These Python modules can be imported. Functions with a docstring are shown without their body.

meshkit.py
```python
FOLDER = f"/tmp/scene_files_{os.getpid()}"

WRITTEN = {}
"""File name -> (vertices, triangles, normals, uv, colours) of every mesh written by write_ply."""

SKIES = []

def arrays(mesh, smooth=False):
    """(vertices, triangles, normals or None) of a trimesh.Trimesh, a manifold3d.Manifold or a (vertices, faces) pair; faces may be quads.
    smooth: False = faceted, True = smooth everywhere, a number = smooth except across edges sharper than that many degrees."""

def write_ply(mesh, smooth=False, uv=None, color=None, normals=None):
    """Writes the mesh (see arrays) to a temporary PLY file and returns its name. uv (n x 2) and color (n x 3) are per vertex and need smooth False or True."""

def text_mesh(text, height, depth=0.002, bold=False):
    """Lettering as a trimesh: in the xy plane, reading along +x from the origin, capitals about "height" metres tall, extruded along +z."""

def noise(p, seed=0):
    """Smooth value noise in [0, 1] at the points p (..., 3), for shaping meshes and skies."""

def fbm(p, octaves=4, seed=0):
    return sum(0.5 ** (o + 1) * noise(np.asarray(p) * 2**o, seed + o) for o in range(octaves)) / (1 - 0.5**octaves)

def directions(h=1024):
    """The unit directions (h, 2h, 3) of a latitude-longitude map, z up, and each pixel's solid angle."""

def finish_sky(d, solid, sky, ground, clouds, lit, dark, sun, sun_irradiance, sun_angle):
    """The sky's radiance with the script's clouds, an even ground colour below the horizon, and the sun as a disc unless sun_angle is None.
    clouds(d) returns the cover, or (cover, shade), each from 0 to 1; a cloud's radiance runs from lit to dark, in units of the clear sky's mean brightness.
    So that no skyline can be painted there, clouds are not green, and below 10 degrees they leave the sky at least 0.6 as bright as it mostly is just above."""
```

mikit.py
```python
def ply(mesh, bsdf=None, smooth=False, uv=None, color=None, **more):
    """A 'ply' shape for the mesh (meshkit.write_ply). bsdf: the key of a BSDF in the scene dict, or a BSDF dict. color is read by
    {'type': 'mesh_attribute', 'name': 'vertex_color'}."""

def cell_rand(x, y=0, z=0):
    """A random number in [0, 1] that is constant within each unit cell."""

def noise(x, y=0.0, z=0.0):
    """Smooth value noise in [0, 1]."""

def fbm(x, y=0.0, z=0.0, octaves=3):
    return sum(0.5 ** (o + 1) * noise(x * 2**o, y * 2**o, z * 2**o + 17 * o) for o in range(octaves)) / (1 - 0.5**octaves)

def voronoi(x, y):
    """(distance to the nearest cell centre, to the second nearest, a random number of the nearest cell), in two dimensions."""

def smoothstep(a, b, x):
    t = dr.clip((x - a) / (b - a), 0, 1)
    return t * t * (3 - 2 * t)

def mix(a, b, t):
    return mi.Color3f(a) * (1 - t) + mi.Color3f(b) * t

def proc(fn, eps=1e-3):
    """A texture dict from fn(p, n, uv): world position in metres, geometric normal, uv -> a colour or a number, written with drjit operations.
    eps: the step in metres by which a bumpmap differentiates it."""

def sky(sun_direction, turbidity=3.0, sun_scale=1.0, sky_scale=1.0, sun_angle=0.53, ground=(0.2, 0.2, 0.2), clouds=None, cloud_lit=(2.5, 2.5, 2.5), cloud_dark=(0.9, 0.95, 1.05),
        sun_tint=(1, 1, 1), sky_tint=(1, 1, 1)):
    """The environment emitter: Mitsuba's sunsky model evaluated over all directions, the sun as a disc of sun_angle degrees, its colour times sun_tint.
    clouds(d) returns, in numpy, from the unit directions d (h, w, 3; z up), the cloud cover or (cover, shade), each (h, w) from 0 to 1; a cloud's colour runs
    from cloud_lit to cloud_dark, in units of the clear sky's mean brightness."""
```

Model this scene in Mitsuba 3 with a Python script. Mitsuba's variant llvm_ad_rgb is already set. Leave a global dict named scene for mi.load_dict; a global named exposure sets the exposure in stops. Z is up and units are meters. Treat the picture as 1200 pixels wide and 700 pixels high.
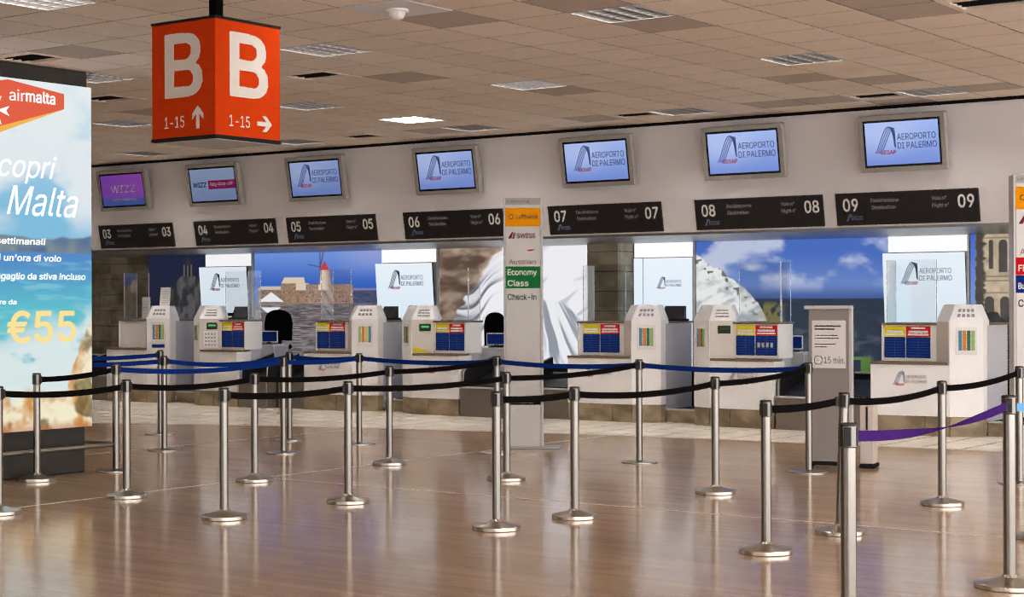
import math, random
import numpy as np, trimesh, drjit as dr, mitsuba as mi, mikit, meshkit
from mikit import noise, fbm, cell_rand, smoothstep, mix
from shapely.geometry import Polygon, box as sbox
random.seed(7); rng = np.random.default_rng(7)
T = mi.ScalarTransform4f
scene, labels = {}, {}

# ------------------------------------------------------------------ camera, daylight, exposure
F, YAW, HOR, ROLL, CZ = 1992.9, 0.6296, 352.74, 0.0034, 1.59     # focal length in pixels of the 1200x700 frame
s_, c_ = math.sin(YAW), math.cos(YAW)
fwd, right = np.array([-s_, c_, 0]), np.array([c_, s_, 0])
up = np.array([0, 0, 1.0])
upr = up * math.cos(ROLL) + right * math.sin(ROLL)
eye = np.array([0, 0, CZ])
scene['camera'] = {'type': 'perspective', 'fov': math.degrees(2 * math.atan(600 / F)), 'fov_axis': 'x', 'near_clip': 0.1, 'far_clip': 200,
                   'principal_point_offset_y': -(HOR - 350) / 700,
                   'to_world': T().look_at(origin=eye.tolist(), target=(eye + fwd).tolist(), up=upr.tolist())}
DAY = 4.6                                                          # daylight that comes through the open right and rear of the hall
scene['daylight'] = {'type': 'constant', 'radiance': {'type': 'rgb', 'value': [DAY * 1.0, DAY * 0.97, DAY * 0.96]}}
LAMP = 19.0                                                        # radiance of the tubes behind the louvres
SOFFIT = 27.0                                                      # radiance of the linear lamps in the soffit
PRINT = 0.9                                                        # radiance of white on the backlit prints
exposure = -0.1
HC = 3.7475                                                        # ceiling height
WY = 17.75                                                         # fascia wall

# ------------------------------------------------------------------ helpers
def bsdf(name, d): scene[name] = d; return name
def rgb(*v): return {'type': 'rgb', 'value': [float(x) for x in v]}
def lin(r, g, b): return [((x / 255) / 12.92 if x / 255 < 0.04045 else ((x / 255 + 0.055) / 1.055) ** 2.4) for x in (r, g, b)]
def two(d): return {'type': 'twosided', 'bsdf': d}
def matte(name, col): return bsdf(name, two({'type': 'diffuse', 'reflectance': rgb(*lin(*col))}))
def gloss(name, col, a=0.15): return bsdf(name, two({'type': 'principled', 'base_color': rgb(*lin(*col)), 'roughness': a, 'specular': 0.5}))
def metal(name, col, a): return bsdf(name, two({'type': 'principled', 'base_color': rgb(*lin(*col)), 'roughness': a, 'metallic': 1.0}))

def tag(key, label=None, cat=None, group=None, kind=None):
    d = labels.setdefault(key, {})
    for k, v in (('label', label), ('category', cat), ('group', group), ('kind', kind)):
        if v: d[k] = v
_used = set()
def key_of(name):
    if name not in _used: _used.add(name); return name
    n = 1
    while f'{name}_{n:03d}' in _used: n += 1
    _used.add(f'{name}_{n:03d}'); return f'{name}_{n:03d}'
def thing(name, label, cat, group=None):
    k = key_of(name); tag(k, label, cat, group); return k
def put(parent, name, mesh, mat, smooth=False, label=None, kind=None, uv=None, **more):
    k = key_of(f'{parent}__{name}' if parent else name)
    scene[k] = mesh if isinstance(mesh, dict) else mikit.ply(mesh, mat, smooth=smooth, uv=uv, **more)
    if label or kind: tag(k, label, kind=kind)
    return k
def cat(ms): return trimesh.util.concatenate(list(ms))
def bx(x0, x1, y0, y1, z0, z1):
    return trimesh.creation.box(bounds=[[min(x0, x1), min(y0, y1), min(z0, z1)], [max(x0, x1), max(y0, y1), max(z0, z1)]])
def rbx(x0, x1, y0, y1, z0, z1, r=0.008):                            # a box with chamfered edges
    lo, hi = np.minimum([x0, y0, z0], [x1, y1, z1]), np.maximum([x0, y0, z0], [x1, y1, z1])
    r = min(r, (hi - lo).min() * 0.45); pts = []
    for a in (0, 1):
        for b in (0, 1):
            for c in (0, 1):
                p = np.where([a, b, c], hi, lo); d = np.where([a, b, c], -r, r)
                for k in range(3):
                    q = p + d; q[k] = p[k]; pts.append(q)
    return trimesh.convex.convex_hull(np.array(pts))
def prism(poly, z0, z1):
    p = poly if isinstance(poly, Polygon) else Polygon(poly)
    m = trimesh.creation.extrude_polygon(p, z1 - z0, engine='earcut'); m.apply_translation([0, 0, z0]); return m
def move(m, M): m = m.copy(); m.apply_transform(M); return m
def frame(o, ux, uy, uz):
    M = np.eye(4); M[:3, 0], M[:3, 1], M[:3, 2], M[:3, 3] = ux, uy, uz, o; return M
def rotz(a, o=(0, 0, 0)):
    M = trimesh.transformations.rotation_matrix(a, [0, 0, 1]); M[:3, 3] = o; return M
def lathe(prof, n=40): return trimesh.creation.revolve(np.array(prof, float), sections=n)
def cyl(r, z0, z1, x=0, y=0, n=24): return lathe([[0, z0], [r, z0], [r, z1], [0, z1]], n).apply_translation([x, y, 0])
def tube(pts, r, n=10):
    from trimesh.creation import sweep_polygon
    a = np.arange(n) * 2 * np.pi / n
    return sweep_polygon(Polygon(np.c_[r * np.cos(a), r * np.sin(a)]), np.array(pts, float), engine='earcut')
def quad(M, w, h):                                                  # upright face, uv from 0 to 1: x along w, y along h of the frame M
    v = np.array([[0, 0, 0], [w, 0, 0], [w, h, 0], [0, h, 0.0]]); v = v @ M[:3, :3].T + M[:3, 3]
    return (v, np.array([[0, 1, 2], [0, 2, 3]])), np.array([[0, 0], [1, 0], [1, 1], [0, 1.0]])
_tc = {}
def text(t, h=None, w=None, depth=0.002, bold=False, shear=0.0):       # lettering with its lower left corner at the origin, cap height h and width w
    if (t, bold) not in _tc: _tc[(t, bold)] = meshkit.text_mesh(t, 1.0, 1.0, bold)
    m = _tc[(t, bold)].copy(); b = m.bounds
    m.apply_translation([-b[0][0], 0, 0])
    sy = h; sx = (w / (b[1][0] - b[0][0])) if w else h
    if h is None: sy = sx
    m.apply_scale([sx, sy, depth])
    if shear: m.vertices[:, 0] += m.vertices[:, 1] * shear
    return m
def ribbon2d(pts, wd, depth):
    from shapely.geometry import LineString
    g = LineString(pts).buffer(wd / 2, cap_style=2)
    return trimesh.creation.extrude_polygon(g, depth, engine='earcut')
def logo_parts(w, depth=0.002, gesap=True):                           # the airport's mark: arch of four strokes, two lines of text, red word; width w
    arch = []
    for k in range(4):
        o = k * 0.035
        t = np.linspace(0, 1, 18)
        left = np.c_[0.0 + 0.235 * t ** 0.75 + o * 0.9, 0.02 + (0.40 - o * 0.25) * np.sin(t * np.pi / 2) ** 0.95]
        rt = np.c_[0.235 + o * 0.9 + (0.085 - o * 0.75) * np.sin(t * np.pi / 2), left[-1, 1] - 0.30 * (1 - np.cos(t * np.pi / 2))]
        arch.append(ribbon2d(np.vstack([left, rt[1:]]) * w, 0.013 * w, depth))
    words = [move(text('AEROPORTO', 0.095 * w, 0.62 * w, depth), frame([0.37 * w, 0.21 * w, 0], [1, 0, 0], [0, 1, 0], [0, 0, 1])),
             move(text('DI PALERMO', 0.095 * w, 0.63 * w, depth), frame([0.37 * w, 0.075 * w, 0], [1, 0, 0], [0, 1, 0], [0, 0, 1]))]
    g = move(text('GESAP', 0.06 * w, 0.26 * w, depth, True), frame([0.08 * w, 0.0, 0], [1, 0, 0], [0, 1, 0], [0, 0, 1])) if gesap else None
    return cat(arch), cat(words), g
def facing(o, a=0.0, tilt=0.0):                                       # frame for lettering on an upright face whose normal is -y turned by a about z; tilt leans the top forward
    ux = np.array([math.cos(a), math.sin(a), 0]); n = np.array([math.sin(a), -math.cos(a), 0]); u = np.array([0, 0, 1.0])
    uy = u * math.cos(tilt) + n * math.sin(tilt); nz = n * math.cos(tilt) - u * math.sin(tilt)
    return frame(o, ux, uy, nz)
def loc(M, x, y, z=0.0): return (M @ np.array([x, y, z, 1.0]))[:3]
def sub(M, x, y, z=0.0): N = M.copy(); N[:3, 3] = loc(M, x, y, z); return N
def project(p):
    p = np.asarray(p, float); X = p[..., 0] * c_ + p[..., 1] * s_; Z = p[..., 1] * c_ - p[..., 0] * s_
    return 600 + F * X / Z, HOR - F * (p[..., 2] - CZ) / Z, Z

# ------------------------------------------------------------------ materials
def tile_col(base, amt):
    base = lin(*base)
    def fn(p, n, uv):
        g = fbm(p.x * 9, p.y * 9, 0, 3) * 0.6 + noise(p.x * 90, p.y * 90) * 0.4
        return mi.Color3f(*base) * (1 - amt / 2 + amt * g)
    return mikit.proc(fn)
for i, c in enumerate([(234, 219, 203), (230, 215, 199), (237, 223, 208)]):
    bsdf(f'm_tile{i}', two({'type': 'diffuse', 'reflectance': tile_col(c, 0.10)}))
bsdf('m_tile_grey', two({'type': 'diffuse', 'reflectance': tile_col((192, 178, 166), 0.12)}))
matte('m_plenum', (30, 25, 22))
matte('m_wall', (226, 223, 224)); matte('m_backwall', (120, 118, 116))
matte('m_black', (14, 13, 13)); matte('m_trim', (26, 22, 22)); matte('m_dark', (38, 37, 39)); matte('m_belt', (20, 18, 18))
gloss('m_signblack', (22, 19, 19), 0.5); gloss('m_rubber', (24, 24, 26), 0.5); gloss('m_bezel', (16, 16, 20), 0.3)
matte('m_white', (232, 230, 226)); matte('m_paper', (228, 225, 222)); matte('m_logo_blue', (40, 62, 120)); matte('m_logo_grey', (70, 72, 90)); matte('m_logo_red', (190, 60, 40))
matte('m_rose', (140, 96, 96)); matte('m_screen_blue', (84, 110, 200)); matte('m_screen_text', (70, 84, 140)); matte('m_logo_pale', (120, 135, 170)); matte('m_yellow', (222, 205, 40)); matte('m_red', (196, 30, 40)); matte('m_navy', (24, 48, 120)); matte('m_navy_line', (70, 95, 165))
matte('m_green', (36, 116, 62)); matte('m_pic_teal', (96, 136, 156)); matte('m_pic_orange', (204, 132, 70)); matte('m_pic_green', (74, 118, 88)); matte('m_pic_lime', (156, 180, 120)); matte('m_pic_yellow', (206, 196, 110)); matte('m_green_dark', (44, 66, 44)); matte('m_mint', (110, 205, 150)); matte('m_orange', (232, 150, 20)); matte('m_teal', (70, 140, 170))
matte('m_magenta', (178, 40, 140)); matte('m_lightgrey', (190, 188, 186)); matte('m_textgrey', (150, 145, 150)); matte('m_blue_belt', (22, 52, 128)); matte('m_sky_belt', (110, 170, 220))
matte('m_purple_belt', (62, 34, 100)); matte('m_violet_belt', (60, 38, 150)); matte('m_charcoal', (70, 68, 66)); matte('m_bordeaux', (110, 30, 60)); matte('m_lime', (150, 210, 120))
gloss('m_laminate', (238, 236, 234), 0.45); gloss('m_grey_lam', (190, 190, 198), 0.5); gloss('m_beige_lam', (206, 196, 186), 0.5); gloss('m_topwood', (112, 96, 78), 0.4)
gloss('m_silver', (188, 188, 186), 0.35); gloss('m_plastic_grey', (160, 156, 150), 0.4); gloss('m_stand_grey', (142, 135, 131), 0.5); matte('m_cube', (190, 58, 20)); matte('m_sign_letter', (206, 200, 192))
metal('m_steel', (140, 136, 130), 0.2); metal('m_foot', (206, 200, 190), 0.26); metal('m_steel_dark', (120, 115, 109), 0.25); metal('m_brushed', (170, 166, 160), 0.38); metal('m_louvre', (190, 188, 186), 0.18); metal('m_soffit', (165, 165, 168), 0.35)
metal('m_panel_steel', (150, 142, 132), 0.42)
def stone(p, n, uv):
    g = fbm(p.x * 4 + p.z * 2, p.y * 4, p.z * 5, 4)
    return mix(lin(112, 96, 74), lin(160, 142, 114), smoothstep(0.25, 0.75, g))
bsdf('m_stone', two({'type': 'principled', 'base_color': mikit.proc(stone), 'roughness': 0.45}))
def pillar_stone(p, n, uv):
    g = fbm(p.x * 3, p.y * 3, p.z * 3, 4) + 0.25 * (cell_rand(dr.floor(p.x / 0.47), 3, dr.floor(p.z / 0.3)) - 0.5)
    return mix(lin(92, 84, 66), lin(146, 138, 116), smoothstep(0.2, 0.8, g))
bsdf('m_pillar', two({'type': 'principled', 'base_color': mikit.proc(pillar_stone), 'roughness': 0.4}))
def wood(p, n, uv):                                                  # narrow laid strips that run along x, each with its own tone and grain
    row = dr.floor(p.y / 0.07); col = dr.floor(p.x / 1.15 + cell_rand(row, 5) * 7)
    tone = cell_rand(row, col, 2) * 0.5 + cell_rand(dr.floor(p.y / 0.28), dr.floor(p.x / 2.3), 9) * 0.3
    grain = fbm(p.x * 1.8 + tone * 30, p.y * 55, 0, 3)
    t = dr.clip(tone * 0.55 + grain * 0.6, 0, 1)
    c = mix(lin(126, 101, 80), lin(170, 144, 118), t)
    return c * (0.92 + 0.16 * fbm(p.x * 0.5, p.y * 0.5, 0, 2))
bsdf('m_floor', two({'type': 'principled', 'base_color': mikit.proc(wood), 'roughness': 0.13, 'specular': 0.6}))
def floor_tile(p, n, uv):
    r = cell_rand(dr.floor(p.x / 0.45), dr.floor(p.y / 0.45), 4)
    return mi.Color3f(*lin(238, 230, 216)) * (0.90 + 0.14 * r + 0.1 * (fbm(p.x * 7, p.y * 7, 0, 3) - 0.5))
bsdf('m_floortile', two({'type': 'principled', 'base_color': mikit.proc(floor_tile), 'roughness': 0.3}))
matte('m_grout', (66, 55, 46)); matte('m_joint', (226, 218, 206)); matte('m_border', (222, 212, 196))
bsdf('m_glass', {'type': 'thindielectric', 'int_ior': 1.5})
bsdf('m_acrylic_edge', two({'type': 'principled', 'base_color': rgb(*lin(225, 235, 240)), 'roughness': 0.3}))
bsdf('m_print', two({'type': 'diffuse', 'reflectance': rgb(0.05, 0.05, 0.05)}))
def glow(fn_or_rgb):
    return {'type': 'area', 'radiance': mikit.proc(fn_or_rgb) if callable(fn_or_rgb) else rgb(*fn_or_rgb)}

# ------------------------------------------------------------------ floor
X0, X1, Y0, Y1 = -34.0, 4.0, -9.0, 20.9
put(None, 'floor', bx(X0, X1, Y0, Y1, -0.2, 0.0), 'm_floor', kind='structure')
edge = [(-34, 8.4), (-24, 11.8), (-19.5, 13.9), (-17.56, 14.83), (-15.65, 15.62), (-13.66, 16.23), (-11.46, 16.75), (-9.52, 17.05), (-7.71, 17.2), (-6.31, 17.3), (-3, 17.4), (4.1, 17.45)]
ex, ey = np.array(edge).T
from scipy.interpolate import PchipInterpolator
ecurve = PchipInterpolator(ex, ey)
xs = np.linspace(X0, X1, 120)
strip = Polygon(list(zip(xs, ecurve(xs) + 0.10)) + [(X1, Y1), (X0, Y1)])
border = Polygon(list(zip(xs, ecurve(xs))) + list(zip(xs[::-1], ecurve(xs[::-1]) + 0.10)))
put('floor', 'tile_bed', prism(strip, 0.0, 0.002), 'm_grout', label='dark grout between the tiles')
put('floor', 'border_strip', prism(border, 0.0, 0.005), 'm_border', label='pale curved edging strip')
cells = []
for i in range(int(X0 / 0.45), int(X1 / 0.45)):
    for j in range(int(8 / 0.45), int(20.9 / 0.45) + 1):
        g = sbox(i * 0.45 + 0.014, j * 0.45 + 0.014, i * 0.45 + 0.436, j * 0.45 + 0.436).intersection(strip)
        if g.is_empty or g.geom_type != 'Polygon' or g.area < 0.004: continue
        u, v, Z = project([g.centroid.x, g.centroid.y, 0])
        seen = 90 < u < 1230 and Z > 1 and g.centroid.y < 19.3
        cells.append((-g.area / Z ** 2 if seen else 1.0, g))
cells.sort(key=lambda c: c[0])
for a, g in cells[:280]:
    if a < 0: put('floor', 'tile', prism(g, 0.0, 0.005), 'm_floortile')
put('floor', 'other_tile', cat(prism(g, 0.0, 0.005) for k, (a, g) in enumerate(cells) if a > 0 or k >= 280), 'm_floortile', kind='stuff')
for x in (-17.25, -14.05, -10.86, -7.66, -4.46):
    put('floor', 'joint_strip', bx(x - 0.011, x + 0.011, Y0, float(ecurve(x)) - 0.002, 0, 0.0015), 'm_joint') if x in (-14.05, -10.86) else None
for y in (11.1,):
    put('floor', 'joint_strip', bx(-10.85, X1, y - 0.010, y + 0.010, 0, 0.0015), 'm_joint')

# ------------------------------------------------------------------ ceiling: slabs in a 0.6 m lattice, lamps on every fifth
LA, LB = 13.9522, 15.5791
def cell_xy(i, j): return -(i + 1 + LA) * 0.6, (j + LB) * 0.6         # low corner of a lattice cell
put(None, 'ceiling', bx(X0, X1, Y0, WY + 0.2, HC + 0.2, HC + 0.3), 'm_plenum', kind='structure')
lamps = {(i, j) for i in (-18, -13, -8, -3, 2, 7, 12, 17, 22, 27) for j in (-23, -18, -13, -8, -3, 2, 7, 12) if i < 20 or j > -5}
vents = {(4, 4), (-7, 4), (3, 12), (-2, 12), (10, 12), (9, 4), (6, 0)}
grey = {(-1, 1), (-3, 3), (3, 5), (2, 8), (-3, 1), (-2, 9), (-3, 10), (0, 12), (-1, 12), (-6, 3), (-6, 4), (8, 12), (5, 0), (10, 6), (9, 6), (-2, 13), (-4, 12), (4, 12), (-8, 5)}
lit = {(7, 10)}
cells = []
for i in range(-22, 43):
    for j in range(-40, 14):
        x, y = cell_xy(i, j)
        if x < X0 or x + 0.6 > X1 or y < Y0 or y + 0.6 > WY + 0.05 or (i, j) in lamps or (i, j) in vents or (i, j) in lit or (i, j) == (-1, 0): continue
        u, v, Z = project(np.array([[x, y, HC], [x + 0.6, y, HC], [x + 0.6, y + 0.6, HC], [x, y + 0.6, HC]]))
        a = 1.0
        if Z.min() > 1 and u.max() > 0 and u.min() < 1200 and v.max() > 0 and not (u.max() < 100 and v.mean() > 75):
            a = -0.5 * abs(np.dot(u, np.roll(v, 1)) - np.dot(v, np.roll(u, 1)))
        cells.append((a, i, j, x, y))
cells.sort()
slab = bx(0.007, 0.593, 0.007, 0.593, 0, 0.002)
protos = [mikit.ply(slab, f'm_tile{k}') for k in range(3)] + [mikit.ply(slab, 'm_tile_grey')]
far = []
for k, (a, i, j, x, y) in enumerate(cells):
    if a < 0 and k < 296:
        p = protos[3 if (i, j) in grey else (i * 7 + j * 3) % 3]
        put('ceiling', 'ceiling_tile', {**p, 'to_world': T().translate([x, y, HC])}, None)
    else: far.append(slab.copy().apply_translation([x, y, HC]))
put('ceiling', 'other_tile', cat(far), 'm_tile0', kind='stuff')
bars = []
for (a, i, j, x, y) in cells: bars += [bx(x - .006, x + .606, y - .006, y + .02, HC + .0012, HC + .02), bx(x - .006, x + .606, y + .58, y + .606, HC + .0012, HC + .02), bx(x - .006, x + .02, y, y + .6, HC + .0012, HC + .02), bx(x + .58, x + .606, y, y + .6, HC + .0012, HC + .02)]
put('ceiling', 'grid', cat(bars), 'm_plenum', kind='stuff')

frm = cat([bx(0.004, 0.596, 0.004, 0.022, -0.003, 0.003), bx(0.004, 0.596, 0.578, 0.596, -0.003, 0.003), bx(0.004, 0.022, 0.022, 0.578, -0.003, 0.003), bx(0.578, 0.596, 0.022, 0.578, -0.003, 0.003)])
lv = []
def blade(pos, along_x):                                              # wedge blade, thin below and thick above
    b, t_, h = .002, .011, .06
    v = [(q, w * d, z) for q in (.02, .58) for w in (-1, 1) for d, z in ((b, 0.0), (t_, h))]
    v = np.array([(q, pos + o, z) if along_x else (pos + o, q, z) for q, o, z in v])
    return trimesh.convex.convex_hull(v)
for k in range(0, 5): lv.append(blade(.02 + k * .14, False))
for k in range(0, 7): lv.append(blade(.02 + k * .0933, True))
frm_p, lv_p = mikit.ply(frm, 'm_lightgrey'), mikit.ply(cat(lv), 'm_louvre')
tray_p = mikit.ply(cat([bx(0.004, 0.596, 0.004, 0.596, 0.09, 0.095), bx(.004, .012, .012, .588, .02, .09), bx(.588, .596, .012, .588, .02, .09), bx(.004, .596, .004, .012, .02, .09), bx(.004, .596, .588, .596, .02, .09)]), 'm_charcoal')
qm, quv = quad(frame([0.03, 0.57, 0.085], [1, 0, 0], [0, -1, 0], [0, 0, -1]), 0.54, 0.54)
lamp_name = {(2, -3): 'square louvred ceiling lamp cut by the top left frame edge', (2, 2): 'sparkling louvred ceiling lamp just right of the hanging orange cube', (-3, 2): 'louvred ceiling lamp between grey slabs at the top, right of the middle',
             (2, 7): 'louvred ceiling lamp with rows of bright cells in the middle of the ceiling', (-3, 7): 'louvred ceiling lamp high above monitor 08', (-3, 12): 'louvred ceiling lamp close to the fascia above monitor 09', (2, 12): 'louvred ceiling lamp close to the fascia between monitors 07 and 08',
             (7, 7): 'dim louvred ceiling lamp half hidden by the right edge of the orange cube', (7, 12): 'faint louvred ceiling lamp close to the fascia above monitor 06', (7, 2): 'bright ceiling lamp between the advert top and the orange cube',
             (12, 7): 'louvred ceiling lamp seen between the advert and the orange cube', (17, 12): 'faint louvred ceiling lamp above monitor 03 close to the fascia', (12, 12): 'faint louvred ceiling lamp near the fascia above monitor 05, under the orange cube'}
for (i, j) in sorted(lamps):
    x, y = cell_xy(i, j)
    if x < X0 or x + 0.6 > X1 or y < Y0: continue
    t = thing('ceiling_lamp', lamp_name.get((i, j), 'square louvred lamp in the ceiling outside the picture'), 'lamp', 'louvred lamps in the suspended ceiling')
    M = T().translate([x, y, HC])
    put(t, 'frame', {**frm_p, 'to_world': M}, None); put(t, 'louvre', {**lv_p, 'to_world': M}, None); put(t, 'tray', {**tray_p, 'to_world': M}, None)
    put(t, 'tube_panel', {**mikit.ply(qm, 'm_print', uv=quv), 'to_world': M, 'emitter': glow([LAMP, LAMP * 0.96, LAMP * 0.90])}, None)
for (i, j) in sorted(lit):
    x, y = cell_xy(i, j); M = T().translate([x, y, HC])
    t = thing('ceiling_lamp', 'brightest white ceiling lamp, set flush above monitor 05 and 06', 'lamp', 'louvred lamps in the suspended ceiling')
    put(t, 'frame', {**frm_p, 'to_world': M}, None)
    q2, u2 = quad(frame([0.02, 0.58, 0.002], [1, 0, 0], [0, -1, 0], [0, 0, -1]), 0.56, 0.56)
    put(t, 'diffuser', {**mikit.ply(q2, 'm_print', uv=u2), 'to_world': M, 'emitter': glow([9, 8.8, 8.4])}, None)
vent_name = {(4, 4): 'dark air vent in the ceiling right of the orange cube', (-7, 4): 'dark air vent in the ceiling at the top right corner', (3, 12): 'dark air vent close to the fascia, under the brightest ceiling lamp', (-2, 12): 'dark air vent near the fascia above monitor 08', (10, 12): 'dark air vent close to the fascia, seen under the orange cube',
             (9, 4): 'dark air vent right of the advert top, under the bright lamp', (6, 0): 'dark air vent above the advert box'}
for (i, j) in sorted(vents):
    x, y = cell_xy(i, j)
    t = thing('ceiling_vent', vent_name[(i, j)], 'vent', 'air vents in the suspended ceiling')
    put(t, 'frame', cat([bx(x + .004, x + .596, y + .004, y + .12, HC - .004, HC + .02), bx(x + .004, x + .596, y + .48, y + .596, HC - .004, HC + .02), bx(x + .004, x + .06, y + .12, y + .48, HC - .004, HC + .02), bx(x + .54, x + .596, y + .12, y + .48, HC - .004, HC + .02)]), 'm_tile0')
    put(t, 'duct', bx(x + .05, x + .55, y + .11, y + .49, HC + .08, HC + .085), 'm_black')
    for k in range(3): put(t, 'slat', bx(x + .06, x + .54, y + .2 + k * .09, y + .21 + k * .09, HC + .004, HC + .05), 'm_dark')
x, y = cell_xy(-1, 0)
t = thing('smoke_detector', 'white round smoke detector on a white square plate in the ceiling', 'smoke detector')
put(t, 'plate', rbx(x + .004, x + .596, y + .004, y + .596, HC - 0.004, HC + .018, .003), 'm_wall')
put(t, 'base', lathe([[0, 0], [.085, 0], [.09, -.012], [.08, -.02], [0, -.02]][::-1], 32).apply_translation([x + .3, y + .3, HC - .004]), 'm_white', smooth=30)
put(t, 'sensor_head', lathe([[0, -.075], [.03, -.075], [.05, -.062], [.062, -.035], [.065, -.02], [0, -.02]], 32).apply_translation([x + .3, y + .3, HC - .004]), 'm_white', smooth=30)

# ------------------------------------------------------------------ fascia wall, soffit, back wall
BEND, FB = 2.81, 2.41
put(None, 'wall_front', bx(-33, X1, WY, WY + 0.2, BEND, HC + 0.2), 'm_wall', kind='structure')
TILT = math.radians(10)
BY = WY + math.tan(TILT) * (BEND - FB)
pr = trimesh.convex.convex_hull(np.array([[x, y, z] for x in (-33, X1) for y, z in ((WY, BEND), (WY + 0.2, BEND), (BY, FB), (WY + 0.2, FB))]))
put('wall_front', 'sign_band', pr, 'm_wall', label='white band that slopes back below the monitors')
put(None, 'trim_1', bx(-33, X1, WY - 0.025, WY, HC - 0.035, HC + 0.01), 'm_trim', kind='structure')
PY = 20.6
sof = [bx(-33, X1, BY - 0.005, BY + 0.12, FB - 0.03, FB)]
k = BY + 0.215
while k < PY + 0.1: sof.append(rbx(-33, X1, k, k + 0.19, FB - 0.012, FB + 0.02, 0.01)); k += 0.2
for k, x in enumerate(np.arange(-22.2, -4, 2.1)):
    t = thing('soffit_lamp', 'slim linear lamp recessed in the grey soffit above the desks', 'lamp', 'linear lamps along the soffit')
    put(t, 'frame', bx(x - .8, x + .8, BY + .125, BY + .205, FB - .002, FB + .004), 'm_silver')
    q, uv = quad(frame([x - .78, BY + .195, FB - .004], [1, 0, 0], [0, -1, 0], [0, 0, -1]), 1.56, .06)
    put(t, 'diffuser', {**mikit.ply(q, 'm_print', uv=uv), 'emitter': glow([SOFFIT, SOFFIT * .97, SOFFIT * .93])}, None)
k0 = key_of('soffit'); tag(k0, kind='structure')
for m in sof: put('soffit', 'metal_strip', m, 'm_soffit')
put(None, 'wall_back', bx(-33, X1, PY + 0.16, PY + 0.3, 0, 3.4), 'm_backwall', kind='structure')
rear = [bx(X0, X1, Y0 - .2, Y0, 0, .5), bx(X0, X1, Y0 - .2, Y0, HC - .35, HC + .2)]
xx = X0
rear.append(bx(X0, -19, Y0 - .2, Y0, .5, HC - .35)); xx = -19.0
while xx < X1: rear.append(bx(xx, min(xx + 3.2, X1), Y0 - .2, Y0, .5, HC - .35)); xx += 4.8    # glazed bays between piers
put(None, 'wall_rear', cat(rear), 'm_backwall', kind='structure')
put(None, 'wall_left', bx(-34, -33.8, Y0, Y1, 0, HC + 0.2), 'm_backwall', kind='structure')

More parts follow.
